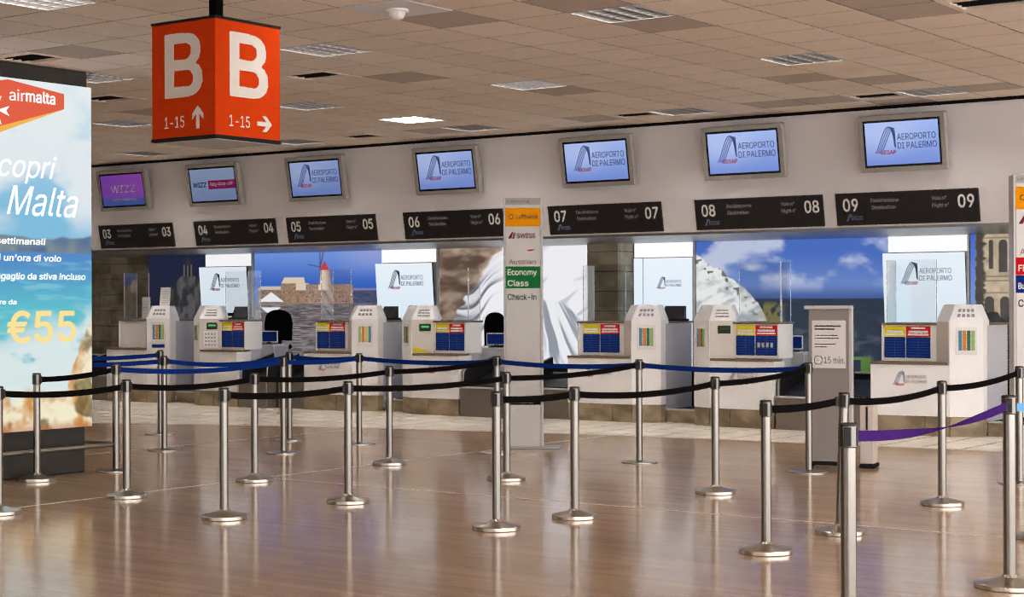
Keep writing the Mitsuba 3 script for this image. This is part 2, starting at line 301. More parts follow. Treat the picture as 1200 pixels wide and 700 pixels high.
# ------------------------------------------------------------------ backlit prints behind the desks
def bxm(u, v, x0, x1, y0, y1, s=0.004):
    return smoothstep(x0 - s, x0 + s, u) * (1 - smoothstep(x1 - s, x1 + s, u)) * smoothstep(y0 - s, y0 + s, v) * (1 - smoothstep(y1 - s, y1 + s, v))
PZ0, PZ1 = 0.42, 2.43
def C(*v): return mi.Color3f(*lin(*v))
def lightbox(name, x0, x1, label, fn, catname='poster', gain=1.0, z0=PZ0, y=PY):
    t = thing(name, label, catname)
    put(t, 'box', rbx(x0 + .005, x1 - .005, y + 0.01, y + 0.15, z0 - .02, PZ1 - .0, .01), 'm_lightgrey')
    q, uv = quad(facing([x0 + .008, y, z0]), x1 - x0 - .016, PZ1 - z0)
    put(t, 'print', {**mikit.ply(q, 'm_print', uv=uv), 'emitter': glow(lambda p, n, uv: fn(p.x, p.z) * PRINT * gain)}, None, label='backlit printed face')
    return t
def zpix(py, Z): return 1.59 - (py - 353.3) * Z / F
def poster_dome(x, z):
    n = fbm(x * 7, z * 7, 1, 4)
    sky = mix(C(14, 26, 64), C(26, 40, 84), smoothstep(1.2, 2.4, z))
    dx = (x + 21.97) / 0.50
    dome = 1 - smoothstep(0.97, 1.03, dr.sqrt(dx * dx + dr.square(dr.maximum(z - 1.45, 0) / 0.62)))
    ribs = dr.abs(dr.sin(dx / dr.maximum(dr.sqrt(dr.maximum(1.02 - dr.square(dr.maximum(z - 1.45, 0) / .62), .02)), .1) * 7))
    pat = smoothstep(.40, .62, noise(x * 13, z * 9, 3)) * .55 + n * .45 + smoothstep(.25, .0, ribs) * .35
    c = mix(sky, mix(C(22, 24, 30), C(118, 118, 124), dr.clip(pat, 0, 1) * (1 - .5 * smoothstep(.3, 1.0, dr.abs(dx)))), dome)
    lan = bxm(x, z, -22.11, -21.85, 2.02, 2.24, .008)
    c = mix(c, mix(C(40, 42, 48), C(120, 118, 116), smoothstep(-0.2, 0.4, dr.sin((x + 22.1) * 70))), lan)
    tip = bxm(x, z, -22.04, -21.92, 2.22, 2.34, .02)
    return mix(c, C(60, 60, 66), tip)
lightbox('poster', -22.99, -21.49, 'dark blue backlit poster of a grey tiled church dome, behind desks 03 and 04', poster_dome, gain=0.55)
def poster_mill(x, z):
    px = 298 + (x + 20.38) / 2.89 * 154
    Z = 28.7 - (px - 298) / 154 * 1.7
    py = 353.3 + (1.59 - z) * F / Z
    t = smoothstep(292, 340, py)
    c = mix(C(112, 150, 226), C(44, 96, 196), t)
    c = mix(c, C(160, 170, 222), smoothstep(380, 440, px) * (1 - smoothstep(293, 330, py)) * 0.7)
    sea = smoothstep(338, 340, py) * smoothstep(408, 412, px)
    c = mix(c, mix(C(40, 52, 92), C(84, 92, 124), noise(px * .3, py * 1.2)), sea)
    c = mix(c, C(170, 150, 190), bxm(px, py, 415, 450, 338, 340.5, 1) * 0.6)
    def house(c, x0, x1, y0, y1, a, b):
        n = noise(px * 0.9, py * 0.9)
        win = smoothstep(0.55, 0.65, cell_rand(dr.floor(px / 3.5), dr.floor(py / 5), 3)) * bxm(px - dr.floor(px / 3.5) * 3.5, py - dr.floor(py / 5) * 5, 1, 2.3, 1.2, 3.8, 0.3)
        return mix(c, mix(C(*a), C(*b), n) * (1 - 0.5 * win), bxm(px, py, x0, x1, y0, y1, 0.5))
    c = house(c, 302, 334, 338, 357, (122, 96, 84), (160, 136, 122))
    c = mix(c, C(206, 196, 190), bxm(px, py, 306 + (py - 336) * -1.2, 332, 335.4, 339.4, .5))
    c = house(c, 331, 364, 331, 358, (132, 104, 84), (176, 146, 118))
    c = mix(c, C(226, 206, 182), bxm(px, py, 332 + (331 - py) * 0.5, 360 - (331 - py) * 0.2, 325, 332, .5))
    c = mix(c, C(222, 210, 196), bxm(px, py, 349, 364, 332, 340, .5))
    c = house(c, 361, 416, 333, 357, (134, 106, 96), (186, 154, 136))
    half = 5.2 + (py - 317) * 0.10
    c = mix(c, mix(C(236, 220, 196), C(176, 150, 128), smoothstep(381, 390, px)), bxm(px, py, 383 - half, 383.5 + half, 315, 340, .5))
    cone = (1 - smoothstep(-.4, .4, dr.abs(px - 383) - (py - 305.5) * 0.50)) * bxm(px, py, 370, 396, 306.5, 316.6, .4)
    c = mix(c, C(206, 60, 70), cone)
    for (ax, ay, bx_, by) in ((378, 313, 377.5, 292), (378, 313, 382, 294), (378, 313, 364, 310), (378, 313, 377, 333)):
        d = mi.Float(0); L2 = (bx_ - ax) ** 2 + (by - ay) ** 2
        h = dr.clip(((px - ax) * (bx_ - ax) + (py - ay) * (by - ay)) / L2, 0, 1)
        dist = dr.sqrt(dr.square(px - ax - h * (bx_ - ax)) + dr.square(py - ay - h * (by - ay)))
        c = mix(c, C(88, 80, 110), (1 - smoothstep(0.4, 1.1, dist)) * 0.85)
    wat = smoothstep(355, 357, py)
    st = fbm(px * 0.12, py * 1.0, 3, 3)
    c = mix(c, mix(C(70, 62, 64), C(150, 142, 146), smoothstep(.3, .75, st) * .75 + .25 * noise(px * .7, py * 1.6)), wat)
    pile = (1 - smoothstep(-.6, .6, dr.abs(px - 319) - (py - 342) * 1.35)) * bxm(px, py, 300, 340, 342.5, 353.5, .5)
    refl = (1 - smoothstep(-.8, .8, dr.abs(px - 318.5) - (370 - py) * 1.25)) * bxm(px, py, 305, 332, 360, 366, .6)
    return mix(c, C(240, 242, 246), dr.maximum(pile, refl))
lightbox('poster', -20.38, -17.52, 'backlit poster of a windmill, stone houses and salt heap under blue sky', poster_mill, gain=1.05)
def poster_drape(x, z):
    px = 515 + (x + 16.4) / 2.81 * 178
    Z = 26.3 - (px - 515) / 178 * 1.66
    py = 353.3 + (1.59 - z) * F / Z
    rock = mix(C(92, 70, 58), C(196, 172, 150), smoothstep(.25, .75, fbm(px * .035 + py * .05, px * -.02 + py * .05, 2, 4)))
    w = fbm(px * .02, py * .02, 5, 3)
    e = dr.select(py < 330, 592 - (py - 292) * 0.85, dr.select(py < 350, 560 - (py - 330) * 0.55, 549 - (py - 350) * 0.62)) + (noise(px * .0, py * .16) - .5) * 9
    white = smoothstep(-2, 2, px - e)
    base = C(248, 248, 252)
    def folds(al, ac, k, w0):                                             # long folds: slow along, quick across
        v = noise(al * .02 + 9, ac * k + w * w0) * .65 + noise(al * .03, ac * k * 2.3 + w * w0 * 2, 5) * .35
        return v
    t_ = (px - 628) / dr.maximum(py - 300, 20) * 70                      # folds that hang from the shoulder, lower right
    f3 = folds(py, t_, .42, 3)
    e2 = 352 + dr.square((px - 640) * .13) * .7
    low = smoothstep(-2, 3, py - e2) * smoothstep(-2, 3, px - 612 - dr.maximum(py - 360, 0) * .02)
    ln = folds(px * .7 - py * .7, px * .62 + py * .78, .16, 5)
    cu = mix(base, C(168, 166, 176), smoothstep(.62, .80, ln) * .7)
    shade = smoothstep(616, 602, px) * smoothstep(372, 395, py)
    cu = mix(cu, C(150, 150, 160), shade * .6)
    cl2 = mix(C(150, 156, 168), C(244, 246, 250), smoothstep(.30, .55, f3))
    cr = mix(cu, cl2, low)
    f1 = folds(px * .9 - py * .4, py * .9 + px * .42 + 5 * dr.sin(px * .11), .17, 4)
    cl = mix(C(118, 120, 138), base, smoothstep(.26, .56, f1))
    cl = mix(cl, base, smoothstep(340, 312, py) * .85)
    left = 1 - smoothstep(580, 604, px)
    c = mix(cr, cl, left)
    return mix(rock, c, white)
lightbox('poster', -16.40, -13.60, 'backlit poster of white marble drapery against brown rock, behind desk 06', poster_drape, gain=1.05)
def poster_cliff(x, z):
    px = 814 + (x + 11.87) / 2.89 * 229
    Z = 23.64 - (px - 814) / 229 * 1.7
    py = 353.3 + (1.59 - z) * F / Z
    n = fbm(px * .022, py * .035, 4, 5)
    sky = mix(C(70, 112, 200), C(130, 160, 214), smoothstep(290, 350, py) * .6)
    sky = mix(sky, C(38, 70, 140), smoothstep(332, 352, py) * .75)
    cl = smoothstep(.5, .72, n + .12 * bxm(px, py, 985, 1020, 280, 312, 9) + .1 * bxm(px, py, 814, 870, 278, 320, 20) + .08 * bxm(px, py, 940, 1043, 320, 334, 6))
    sky = mix(sky, C(214, 222, 240), cl * .8 * (1 - smoothstep(325, 348, py)))
    sea = mix(C(30, 44, 66), C(44, 58, 78), noise(px * .1, py * .6))
    rocks = smoothstep(.5, .7, fbm(px * .05, py * .09, 8, 4)) * smoothstep(366, 392, py)
    sea = mix(sea, C(92, 102, 116), rocks * .55)
    c = mix(sky, sea, smoothstep(351.3, 352.3, py))
    e = 296 + (px - 814) * .70 + dr.square(dr.maximum(px - 880, 0)) * .035 + (noise(px * .16, 3) - .5) * 6
    ch = fbm(px * .06 - py * .03, py * .12 + px * .06, 1, 4)
    cliff = mix(C(176, 186, 192), C(244, 246, 244), smoothstep(.25, .6, ch))
    speck = smoothstep(.70, .78, noise(px * .22 + 5, py * .30)) * (1 - smoothstep(10, 26, py - e))
    cliff = mix(cliff, C(70, 70, 72), speck * .85)
    cliff = mix(cliff, C(214, 196, 150), smoothstep(885, 905, px) * .5)
    veg = bxm(px, py, 897, 922, 357, 382, 4) * smoothstep(.35, .6, noise(px * .3, py * .2))
    c = mix(c, C(150, 140, 70), veg * .7)
    return mix(c, cliff, smoothstep(-1, 1, py - e))
lightbox('poster', -11.85, -8.98, 'backlit poster of a white cliff above dark blue sea under clouds, behind desk 08', poster_cliff, gain=1.0, z0=0.42)
def poster_tower(x, z):
    px = 1137 + (x + 7.91) / .69 * 63
    Z = 21.3
    py = 353.3 + (1.59 - z) * F / Z
    c = mix(C(66, 110, 214), C(120, 156, 228), smoothstep(270, 360, py))
    n = fbm(px * .12, py * .12, 2, 4)
    tw = smoothstep(1143, 1145, px + (noise(1, py * .3) - .5) * 2)
    c = mix(c, mix(C(160, 140, 112), C(232, 214, 184), n), tw)
    c = mix(c, C(34, 34, 40), (1 - smoothstep(1153, 1157, px + (noise(2, py * .35) - .5) * 5)) * tw * .9)
    for cx, y0, y1, r in ((1162, 284, 318, 2.6), (1176, 284, 322, 5.0), (1193, 284, 322, 5.0), (1160, 350, 376, 5.5), (1178, 350, 380, 5.5), (1196, 350, 380, 5.5)):
        arch = 1 - smoothstep(-.5, .5, dr.sqrt(dr.square(px - cx) + dr.square(dr.minimum(py - (y0 + r), 0))) - r)
        c = mix(c, C(44, 44, 52), arch * bxm(px, py, 1100, 1300, y0, y1, .5) * .9)
    for yb in (281, 326, 331, 345): c = mix(c, C(124, 104, 84), bxm(px, py, 1152, 1300, yb, yb + 1.6, .4) * .7)
    tree = smoothstep(0, 2, py - (364 + dr.abs(px - 1163) * .8 + (noise(px * .3, 4) - .5) * 6)) + bxm(px, py, 1180, 1300, 372, 390, 1.5)
    return mix(c, C(24, 26, 30), dr.clip(tree, 0, 1) * .95)
lightbox('poster', -7.91, -4.6, 'backlit poster of a pale stone bell tower with arches, partly behind the right totem', poster_tower, gain=0.95)

def logo_panel(x0, x1, label, lean=True, bright=1.0, seam=None):
    t = thing('logo_panel', label, 'sign panel', 'backlit panels with the airport mark')
    zs, zt = 2.195, PZ1
    put(t, 'box', rbx(x0 + .005, x1 - .005, PY - .05, PY + .14, .42, zt, .01), 'm_lightgrey')
    q, uv = quad(facing([x0 + .008, PY - .06, zs]), x1 - x0 - .016, zt - zs)
    put(t, 'header', {**mikit.ply(q, 'm_print', uv=uv), 'emitter': glow([1.0 * bright, 1.0 * bright, 1.02 * bright])}, None, label='bright white strip above the panel')
    tl = math.radians(4.5) if lean else 0.0
    h = 1.55; off = 0.0 if not lean else h * math.sin(tl)
    M = facing([x0 - (.02 if lean else 0) + .008, PY - .075, zs - h - .01], 0, tl)
    w = x1 - x0 - .016 + (.04 if lean else 0)
    if lean: put(t, 'panel_body', move(bx(0.004, w - .004, 0.004, h - .004, -.03, -.004), M), 'm_dark', label='dark edge of the leaning panel')
    q, uv = quad(M, w, h)
    put(t, 'panel_face', {**mikit.ply(q, 'm_print', uv=uv), 'emitter': glow(lambda p, n, uv: mix([.62, .74, .84], [.80, .88, .95], uv.y) * bright)}, None, label='pale blue leaning panel')
    a, wd, g = logo_parts(w * .62, .003)
    L = sub(M, w * .22, h * .74, .003)
    if not lean: L = sub(M, w * .40, h * .72, .003); a, wd, g = logo_parts(w * .42, .003)
    lk = put(t, 'logo_arch', move(a, L), 'm_logo_blue'); put(t, 'logo_words', move(wd, L), 'm_logo_pale'); put(t, 'logo_word_red', move(g, L), 'm_logo_red')
    if seam: put(t, 'door_seam', move(bx(seam * w, seam * w + .008, .0, h, .001, .004), M), 'm_plastic_grey')
    return t
logo_panel(-21.49, -20.38, 'pale blue backlit airport panel behind desk 04, between the dome and windmill posters', bright=.95)
logo_panel(-17.52, -16.40, 'pale blue backlit airport panel behind desk 06, between the windmill and drapery posters', bright=1.05)
logo_panel(-12.82, -11.85, 'white backlit airport panel with a door seam, between the stone pillar and the cliff poster', lean=False, bright=1.08, seam=.16)
logo_panel(-8.98, -7.91, 'pale blue backlit airport panel behind desk 09, between the cliff and tower posters', bright=1.05)

# stone pillars, block by block
def pillar(x0, x1, y0, y1, nx, ny, label):
    t = thing('stone_pillar', label, 'pillar')
    put(t, 'core', bx(x0 + .02, x1 - .02, y0 + .02, y1, 0, FB), 'm_grout')
    zs = [0, .3, .6, .88, 1.16, 1.44, 1.72, 2.0, 2.28, FB]
    for z0, z1 in zip(zs[:-1], zs[1:]):
        for k in range(nx):
            a, b = x0 + (x1 - x0) * k / nx, x0 + (x1 - x0) * (k + 1) / nx
            d = rng.uniform(0, .004)
            put(t, 'block', rbx(a + .003, b - .003, y0 - d, y0 + .03, z0 + .003, z1 - .003, .004), 'm_pillar')
        for k in range(ny):
            a, b = y0 + .03 + (y1 - y0 - .03) * k / ny, y0 + .03 + (y1 - y0 - .03) * (k + 1) / ny
            put(t, 'block', rbx(x1 - .03, x1 + rng.uniform(0, .004), a + .003, b - .003, z0 + .003, z1 - .003, .004), 'm_pillar')
pillar(-24.6, -22.98, PY - .02, PY + .14, 4, 1, 'broad brown and green stone pillar left of the dome poster')
pillar(-13.36, -12.83, PY - .45, PY + .14, 1, 1, 'brown stone clad pillar between the drapery poster and the white panel, behind desk 07')

# ------------------------------------------------------------------ monitors and number boards
def monitor(x0, x1, z0, z1, label, kind, gain=1.0):
    t = thing('flight_monitor', label, 'monitor', 'monitors along the fascia')
    w, h = x1 - x0, z1 - z0
    M = facing([x0, WY - .11 + .0, z0], 0, math.radians(9.5))
    put(t, 'housing', move(rbx(0, w, 0, h, -.075, .0, .012), M), 'm_plastic_grey')
    b = .055
    bars = [bx(0.004, w - .004, .004, b, 0, .014), bx(.004, w - .004, h - b, h - .004, 0, .014), bx(.004, b, b, h - b, 0, .014), bx(w - b, w - .004, b, h - b, 0, .014)]
    put(t, 'frame', move(cat(bars), M), 'm_plastic_grey')
    put(t, 'bezel', move(bx(b, w - b, b, h - b, 0, .005), M), 'm_bezel')
    b2 = b + .025; sw, sh = w - 2 * b2, h - 2 * b2
    S = sub(M, b2, b2, .007)
    q, uv = quad(S, sw, sh)
    if kind == 'pal':
        fn = lambda p, n, uv: mix(mix([.17, .27, .70], [.36, .50, .92], uv.y), [.50, .60, .92], smoothstep(.75, 0, dr.sqrt(dr.square(uv.x - .25) + dr.square(uv.y - .75))) * .7)
    elif kind == 'wizz':
        fn = lambda p, n, uv: mix([.03, .06, .24], mix([.14, .03, .30], [.20, .04, .32], uv.x), smoothstep(.1, .4, uv.y))
    else:
        fn = lambda p, n, uv: mix([.16, .22, .42], [.24, .32, .48], uv.y)
    put(t, 'screen', {**mikit.ply(q, 'm_print', uv=uv), 'emitter': glow(lambda p, n, uv: fn(p, n, uv) * gain)}, None, label='lit screen')
    if kind == 'pal':
        a, wd, g = logo_parts(sw * .84, .002)
        L = sub(S, sw * .13, sh * .25, .002)
        put(t, 'logo_arch', move(a, L), 'm_screen_blue'); put(t, 'logo_words', move(wd, L), 'm_screen_text'); put(t, 'logo_word_red', move(g, L), 'm_logo_red')
    elif kind == 'wizz':
        wz = text('WIZZ', .24 * sh, .58 * sw, .002, False, .12)
        put(t, 'lettering', move(cat([move(wz, sub(np.eye(4), sw * .22, sh * .42)), move(text('PRIORITY CHECK-IN', .06 * sh, .56 * sw, .002, True), sub(np.eye(4), sw * .24, sh * .16))]), sub(S, 0, 0, .002)), 'm_white')
    else:
        put(t, 'lettering', move(text('WIZZ', .14 * sh, .30 * sw, .002, True, .15), sub(S, sw * .05, sh * .44, .002)), 'm_navy')
        pk = put(t, 'banner', move(bx(sw * .40, sw, sh * .36, sh * .63, 0, .002), sub(S, 0, 0, .001)), 'm_magenta')
        put(pk, 'lettering', move(text('Bag drop-off', .11 * sh, .50 * sw, .001, True), sub(S, sw * .45, sh * .47, .0035)), 'm_white')
    put(t, 'power_light', move(cyl(.007, 0, .006), sub(M, w - b * .45, h * .33, .013)), 'm_yellow')
    put(t, 'bracket', bx(x0 + w * .3, x0 + w * .7, WY - .12, WY + .005, z0 + h * .3, z0 + h * .7), 'm_dark')
MON = [(-20.78, -19.68, 'purple monitor with the WIZZ mark above number board 03', 'wizz'), (-18.80, -17.72, 'pale monitor with WIZZ bag drop-off banner above board 04', 'drop'), (-16.77, -15.70, 'blue airport monitor third from the left, above the windmill poster', 'pal'),
       (-14.45, -13.38, 'blue airport monitor left of the silver totem', 'pal'), (-12.08, -11.02, 'blue airport monitor right of the silver totem, above the stone pillar', 'pal'), (-10.04, -8.98, 'blue airport monitor above the white cliff poster, second from the right', 'pal'), (-8.05, -7.04, 'blue airport monitor above number board 09, rightmost', 'pal')]
for (x0, x1, lb, kd), gn in zip(MON, (.9, .75, .62, .80, .92, .98, 1.0)): monitor(x0 + .03, x1 + .03, 3.0, 3.63, lb, kd, gn)
SIGN = [(-20.95, '03'), (-18.81, '04'), (-16.92, '05'), (-14.75, '06'), (-12.36, '07'), (-10.22, '08'), (-8.39, '09')]
BW = {'03': 'under the purple monitor', '04': 'under the pale bag drop-off monitor', '05': 'above the windmill poster', '06': 'left of the silver totem top', '07': 'right of the silver totem top', '08': 'above the cliff poster', '09': 'nearest the right frame edge'}
for x0, num in SIGN:
    t = thing('number_board', f'black check-in board with white {num}, {BW[num]}', 'sign', 'number boards on the fascia')
    w, h = 1.675, .365
    M = sub(facing([x0, WY + math.tan(TILT) * (BEND - 2.432), 2.432], 0, TILT), 0, 0, 0)
    put(t, 'board', move(rbx(0, w, 0, h, -.004, .018, .003), M), 'm_signblack')
    put(t, 'number', move(text(num, .135, .185, .002, True), sub(M, .09, .165, .018)), 'm_white')
    put(t, 'number', move(text(num, .135, .185, .002, True), sub(M, w - .235, .165, .018)), 'm_white')
    put(t, 'lettering', move(cat([move(text('Destinazione', .042, .33, .002), sub(np.eye(4), .43, .255)), move(text('Destination', .042, .28, .002), sub(np.eye(4), .44, .175)),
        move(text('Volo n°', .042, .17, .002), sub(np.eye(4), w - .53, .255)), move(text('Flight n°', .042, .19, .002), sub(np.eye(4), w - .53, .175))]), sub(M, 0, 0, .018)), 'm_textgrey', label='small grey lettering')
    a, wd, g = logo_parts(.2, .002, False)
    put(t, 'logo', move(cat([a, wd]), sub(M, .12, .045, .018)), 'm_logo_pale', label='small airport mark')

# ------------------------------------------------------------------ check-in desks
def desk(num, gx, gy, L, side, slope, label, poster=True, extras=()):
    """A desk of a pair: local x runs from the gap (0) to the outer end (L), local y to the rear; side=+1 lies right of its gap, -1 left (mirrored)."""
    t = thing('check_in_desk', label, 'check-in desk', 'check-in desks')
    def W(m):
        m = m.copy(); v = m.vertices.copy(); v[:, 0] *= side; v[:, 0] += gx; v[:, 1] += gy; m.vertices = v
        if side < 0: m.invert()
        return m
    def Pt(x, y, z): return np.array([gx + side * x, gy + y, z])
    A = (.33, -.19); E = (L, -.19 - slope); Cc = (.57, .02)
    low = Polygon([(0, 0), A, E, (L, .12), (0, .12)])
    for q0, q1 in ((0, .326), (.334, .62), (.626, L)):
        put(t, 'plinth_slab', W(prism(low.buffer(-.004, join_style=2).intersection(sbox(q0, -1, q1, .11)), 0.005, .233)), 'm_stone')
    put(t, 'lower_front', W(prism(low, .235, .83)), 'm_laminate')
    led = Polygon([(A[0] + .02, A[1] - .012), (L - .0, E[1] - .012), (L, .05), (Cc[0], .05)])
    put(t, 'ledge', W(prism(led, .83, .86)), 'm_topwood', label='narrow brown bag ledge')
    tower = Polygon([(0, 0), A, Cc, (.57, .12), (0, .12)])
    put(t, 'tower', W(prism(tower, .83, 1.335)), 'm_laminate')
    put(t, 'tower_back', W(bx(.005, .55, .12, .20, 1.288, 1.335)), 'm_laminate')
    put(t, 'display_facet', W(prism(Polygon([(A[0] + .012, A[1] - .002), (Cc[0], Cc[1] - .008), (Cc[0], Cc[1] + .02), (A[0] + .02, A[1] + .02)]), .865, 1.33)), 'm_beige_lam', label='beige facet')
    base = np.array([(0, 0), A, Cc, (.57, .20), (0, .20)]); cen = base.mean(0)
    top = cen + (base - cen) * [.74, .55] + [0, .04]
    put(t, 'tower_roof', W(trimesh.convex.convex_hull(np.vstack([np.c_[base, np.full(5, 1.335)], np.c_[top, np.full(5, 1.53)]]))), 'm_laminate', label='sloping cap of the tower')
    put(t, 'upper_front', W(rbx(.55, L - .03, .02, .06, .86, 1.29, .004)), 'm_laminate')
    put(t, 'body', W(prism(Polygon([(.005, .125), (L - .035, .125), (L - .035, .36), (.62, .36), (.62, .80), (.005, .80)]), .10, 1.288)), 'm_grey_lam', label='grey side and rear of the desk')
    put(t, 'outer_side', W(bx(L - .03, L - .012, .0, .37, .865, 1.29)), 'm_laminate')
    put(t, 'counter_top', W(cat([rbx(.56, L - .005, -.005, .40, 1.29, 1.315, .004), rbx(-.01, .62, .21, .84, 1.29, 1.315, .004)])), 'm_topwood', label='brown counter top')
    # leaflet frame on the gap facet
    fa = math.atan2(-.19, .33) * side; ux = np.array([math.cos(fa), math.sin(fa), 0.0])
    o = Pt(0, 0, 0) if side > 0 else Pt(*A, 0)
    M = facing(o, fa)
    fk = put(t, 'leaflet_frame', move(cat([rbx(.07, .31, .95, 1.27, .002, .012, .003)]), M), 'm_paper', label='white framed baggage notice')
    cols = ('m_pic_teal', 'm_pic_orange', 'm_pic_green', 'm_pic_lime') if num not in ('05',) else ('m_pic_lime', 'm_pic_orange', 'm_pic_yellow', 'm_pic_teal')
    for k, cm in enumerate(cols): put(fk, 'picture_strip', move(bx(.10 + k * .048, .10 + k * .048 + .040, 1.0, 1.23, .012, .015), M), cm)
    if num == '03': put(fk, 'blue_strip', move(bx(.09, .29, .87, .92, .002, .012), M), 'm_navy')
    # the facet with the small display
    if side > 0:
        fb = math.atan2(Cc[1] - A[1], Cc[0] - A[0]); N = facing(Pt(A[0] + .012, A[1] - .002, 0), fb)
        dk = put(t, 'display', move(rbx(.10, .26, 1.17, 1.27, .0, .012, .003), N), 'm_green_dark', label='small green display')
        put(dk, 'display_line', move(bx(.125, .235, 1.215, 1.245, .012, .014), N), 'm_mint' if num != '08' else 'm_charcoal')
        if 'form' in extras:
            pk = put(t, 'white_notice', move(bx(.05, .27, .88, 1.15, .0, .004), N), 'm_paper')
            put(pk, 'printed_signs', move(cat([rbx(.075 + i * .045, .10 + i * .045, .92 + j * .055, .945 + j * .055, .004, .006, .002) for i in range(4) for j in range(4)]), N), 'm_textgrey')
        if 'yellow' in extras: put(t, 'yellow_notice', move(prism(Polygon([(.01, .87), (.27, .87), (.01, .95)]), .0, .003), N), 'm_yellow')
    # price poster
    if poster:
        x0 = .70 if side > 0 else -.70 - .58
        x0 = x0 - (.10 if side > 0 else -.06)
        N = facing(np.array([gx + x0, gy + .02, 0]), 0); pf = min(1, (L - .65) / .575) if side > 0 else 1.0
        for h, (hm, base_x) in enumerate((('m_yellow', 0.0), ('m_red', .275))):
            w = (.262 if h == 0 else .30) * pf; base_x *= pf
            pk = put(t, 'price_poster', move(bx(base_x, base_x + w, .90, 1.145, .001, .005), N), 'm_navy', label='blue price poster')
            put(pk, 'header', move(bx(base_x, base_x + w, 1.147, 1.275, .001, .005), N), hm, label='yellow header' if h == 0 else 'red header')
            put(pk, 'header_print', move(cat([bx(base_x + .02, base_x + w - .02, 1.165, 1.185, .005, .006), bx(base_x + .03, base_x + w - .03, 1.195, 1.222, .005, .006)] + ([bx(base_x + .06, base_x + w - .06, 1.24, 1.262, .005, .006)] if h else [])), N), 'm_white')
            put(pk, 'table_lines', move(cat([bx(base_x + .015, base_x + w - .015, .925 + r * .032, .930 + r * .032, .005, .006) for r in range(7)] + [bx(base_x + w * .5, base_x + w * .5 + .004, .915, 1.13, .005, .006)]), N), 'm_navy_line')
        if num == '08':
            put(t, 'poster_mark', move(cat([bx(.30 + k * .06, .335 + k * .06, 1.0, 1.06, .006, .007) for k in range(4)]), N), 'm_lightgrey')
    if num not in ('03', '04'):
        a, wd, g = logo_parts(.40, .002)
        xs_ = .33 + .28 if side > 0 else L - .27
        yf = -.19 - slope * (xs_ - .33) / (L - .33) - .003
        N = facing(np.array([gx + side * xs_, gy + yf, .585]), -side * math.atan2(slope, L - .33))
        lk = put(t, 'logo', move(a, N), 'm_logo_pale', label='airport mark'); put(lk, 'logo_words', move(wd, N), 'm_textgrey'); put(lk, 'logo_word_red', move(g, N), 'm_logo_red')
    # clear screen on the counter
    g0, g1 = .60, L - .04
    gk = put(t, 'screen_glass', W(bx(g0, g1, .10, .103, 1.315, 2.06)), 'm_glass', label='clear protective screen')
    put(gk, 'edge', W(bx(g1 - .004, g1 + .006, .096, .106, 1.315, 2.06)), 'm_acrylic_edge'); put(gk, 'edge', W(bx(g0 - .004, g0 + .003, .098, .105, 1.315, 2.06)), 'm_acrylic_edge')
    gk = put(t, 'side_glass', W(bx(g1, g1 + .003, .11, .36, 1.315, 2.06)), 'm_glass', label='clear side screen')
    put(gk, 'edge', W(bx(g1 - .003, g1 + .005, .36, .37, 1.315, 2.06)), 'm_acrylic_edge')
    return t, Pt
DX = {}
def roof_print(t, gx, gy, side, style):
    A = np.array([.33, -.19]); Cc = np.array([.57, .02]); base = np.array([(0, 0), A, Cc, (.57, .20), (0, .20)]); cen = base.mean(0)
    top = cen + (base - cen) * [.74, .55] + [0, .04]
    if style == 'gap': b0, b1, t0, t1 = base[0], base[1], top[0], top[1]
    else: b0, b1, t0, t1 = base[1], base[2], top[1], top[2]
    P = lambda q, z: np.array([gx + side * q[0], gy + q[1], z])
    b0, b1, t0, t1 = P(b0, 1.335), P(b1, 1.335), P(t0, 1.53), P(t1, 1.53)
    if side < 0: b0, b1, t0, t1 = b1, b0, t1, t0
    n = np.cross(b1 - b0, t0 - b0); n /= np.linalg.norm(n)
    if np.dot(n, (b0 + b1) / 2 - P(cen, 1.4)) < 0: n = -n
    ms = []
    rows = ((.25, .4), (.55, .7)) if style == 'gap' else ((.2, .26), (.4, .46), (.6, .66))
    for (r0, r1) in rows:
        spans = [(k / 4 * .62 + .2, k / 4 * .62 + .3) for k in range(4)] if style == 'gap' else [(.2, .8)]
        for (u0, u1) in spans:
            f = lambda u, r: b0 * (1 - u) * (1 - r) + b1 * u * (1 - r) + t0 * (1 - u) * r + t1 * u * r
            q = [f(u0, r0), f(u1, r0), f(u1, r1), f(u0, r1)]
            ms.append(trimesh.convex.convex_hull(np.array(q + [x + n * .014 for x in q])))
    put(t, 'printed_marks', cat(ms), 'm_textgrey')
DESKS = [('03', -20.15, 18.50, 1.22, -1, .05, 'plain white check-in desk without price poster, at the far left under board 03', False, ()),
         ('04', -19.53, 18.42, 1.12, 1, .0, 'white check-in desk with green display and white notice, under board 04', True, ('form',)),
         ('05', -15.97, 18.64, 1.22, -1, .05, 'white check-in desk with price poster left of its tower, under board 05', True, ()),
         ('06', -15.53, 18.66, 1.15, 1, .0, 'white check-in desk with green display and yellow notice, under board 06', True, ('yellow',)),
         ('07', -11.42, 18.95, 1.31, -1, .03, 'white check-in desk under board 07, right of the tall totem', True, ()),
         ('08', -10.90, 18.90, 1.22, 1, .0, 'white check-in desk with dark display under board 08, left of the grey 15 min stand', True, ()),
         ('09', -7.13, 18.98, 1.26, -1, .10, 'white check-in desk under board 09, right of the grey 15 min stand', True, ())]
for num, gx, gy, L, side, sl, lb, po, exs in DESKS:
    t, Pt = desk(num, gx, gy, L, side, sl, lb, po, exs); DX[num] = (t, Pt, gx, gy, L, side)
    roof_print(t, gx, gy, side, 'gap' if side < 0 else 'facet')
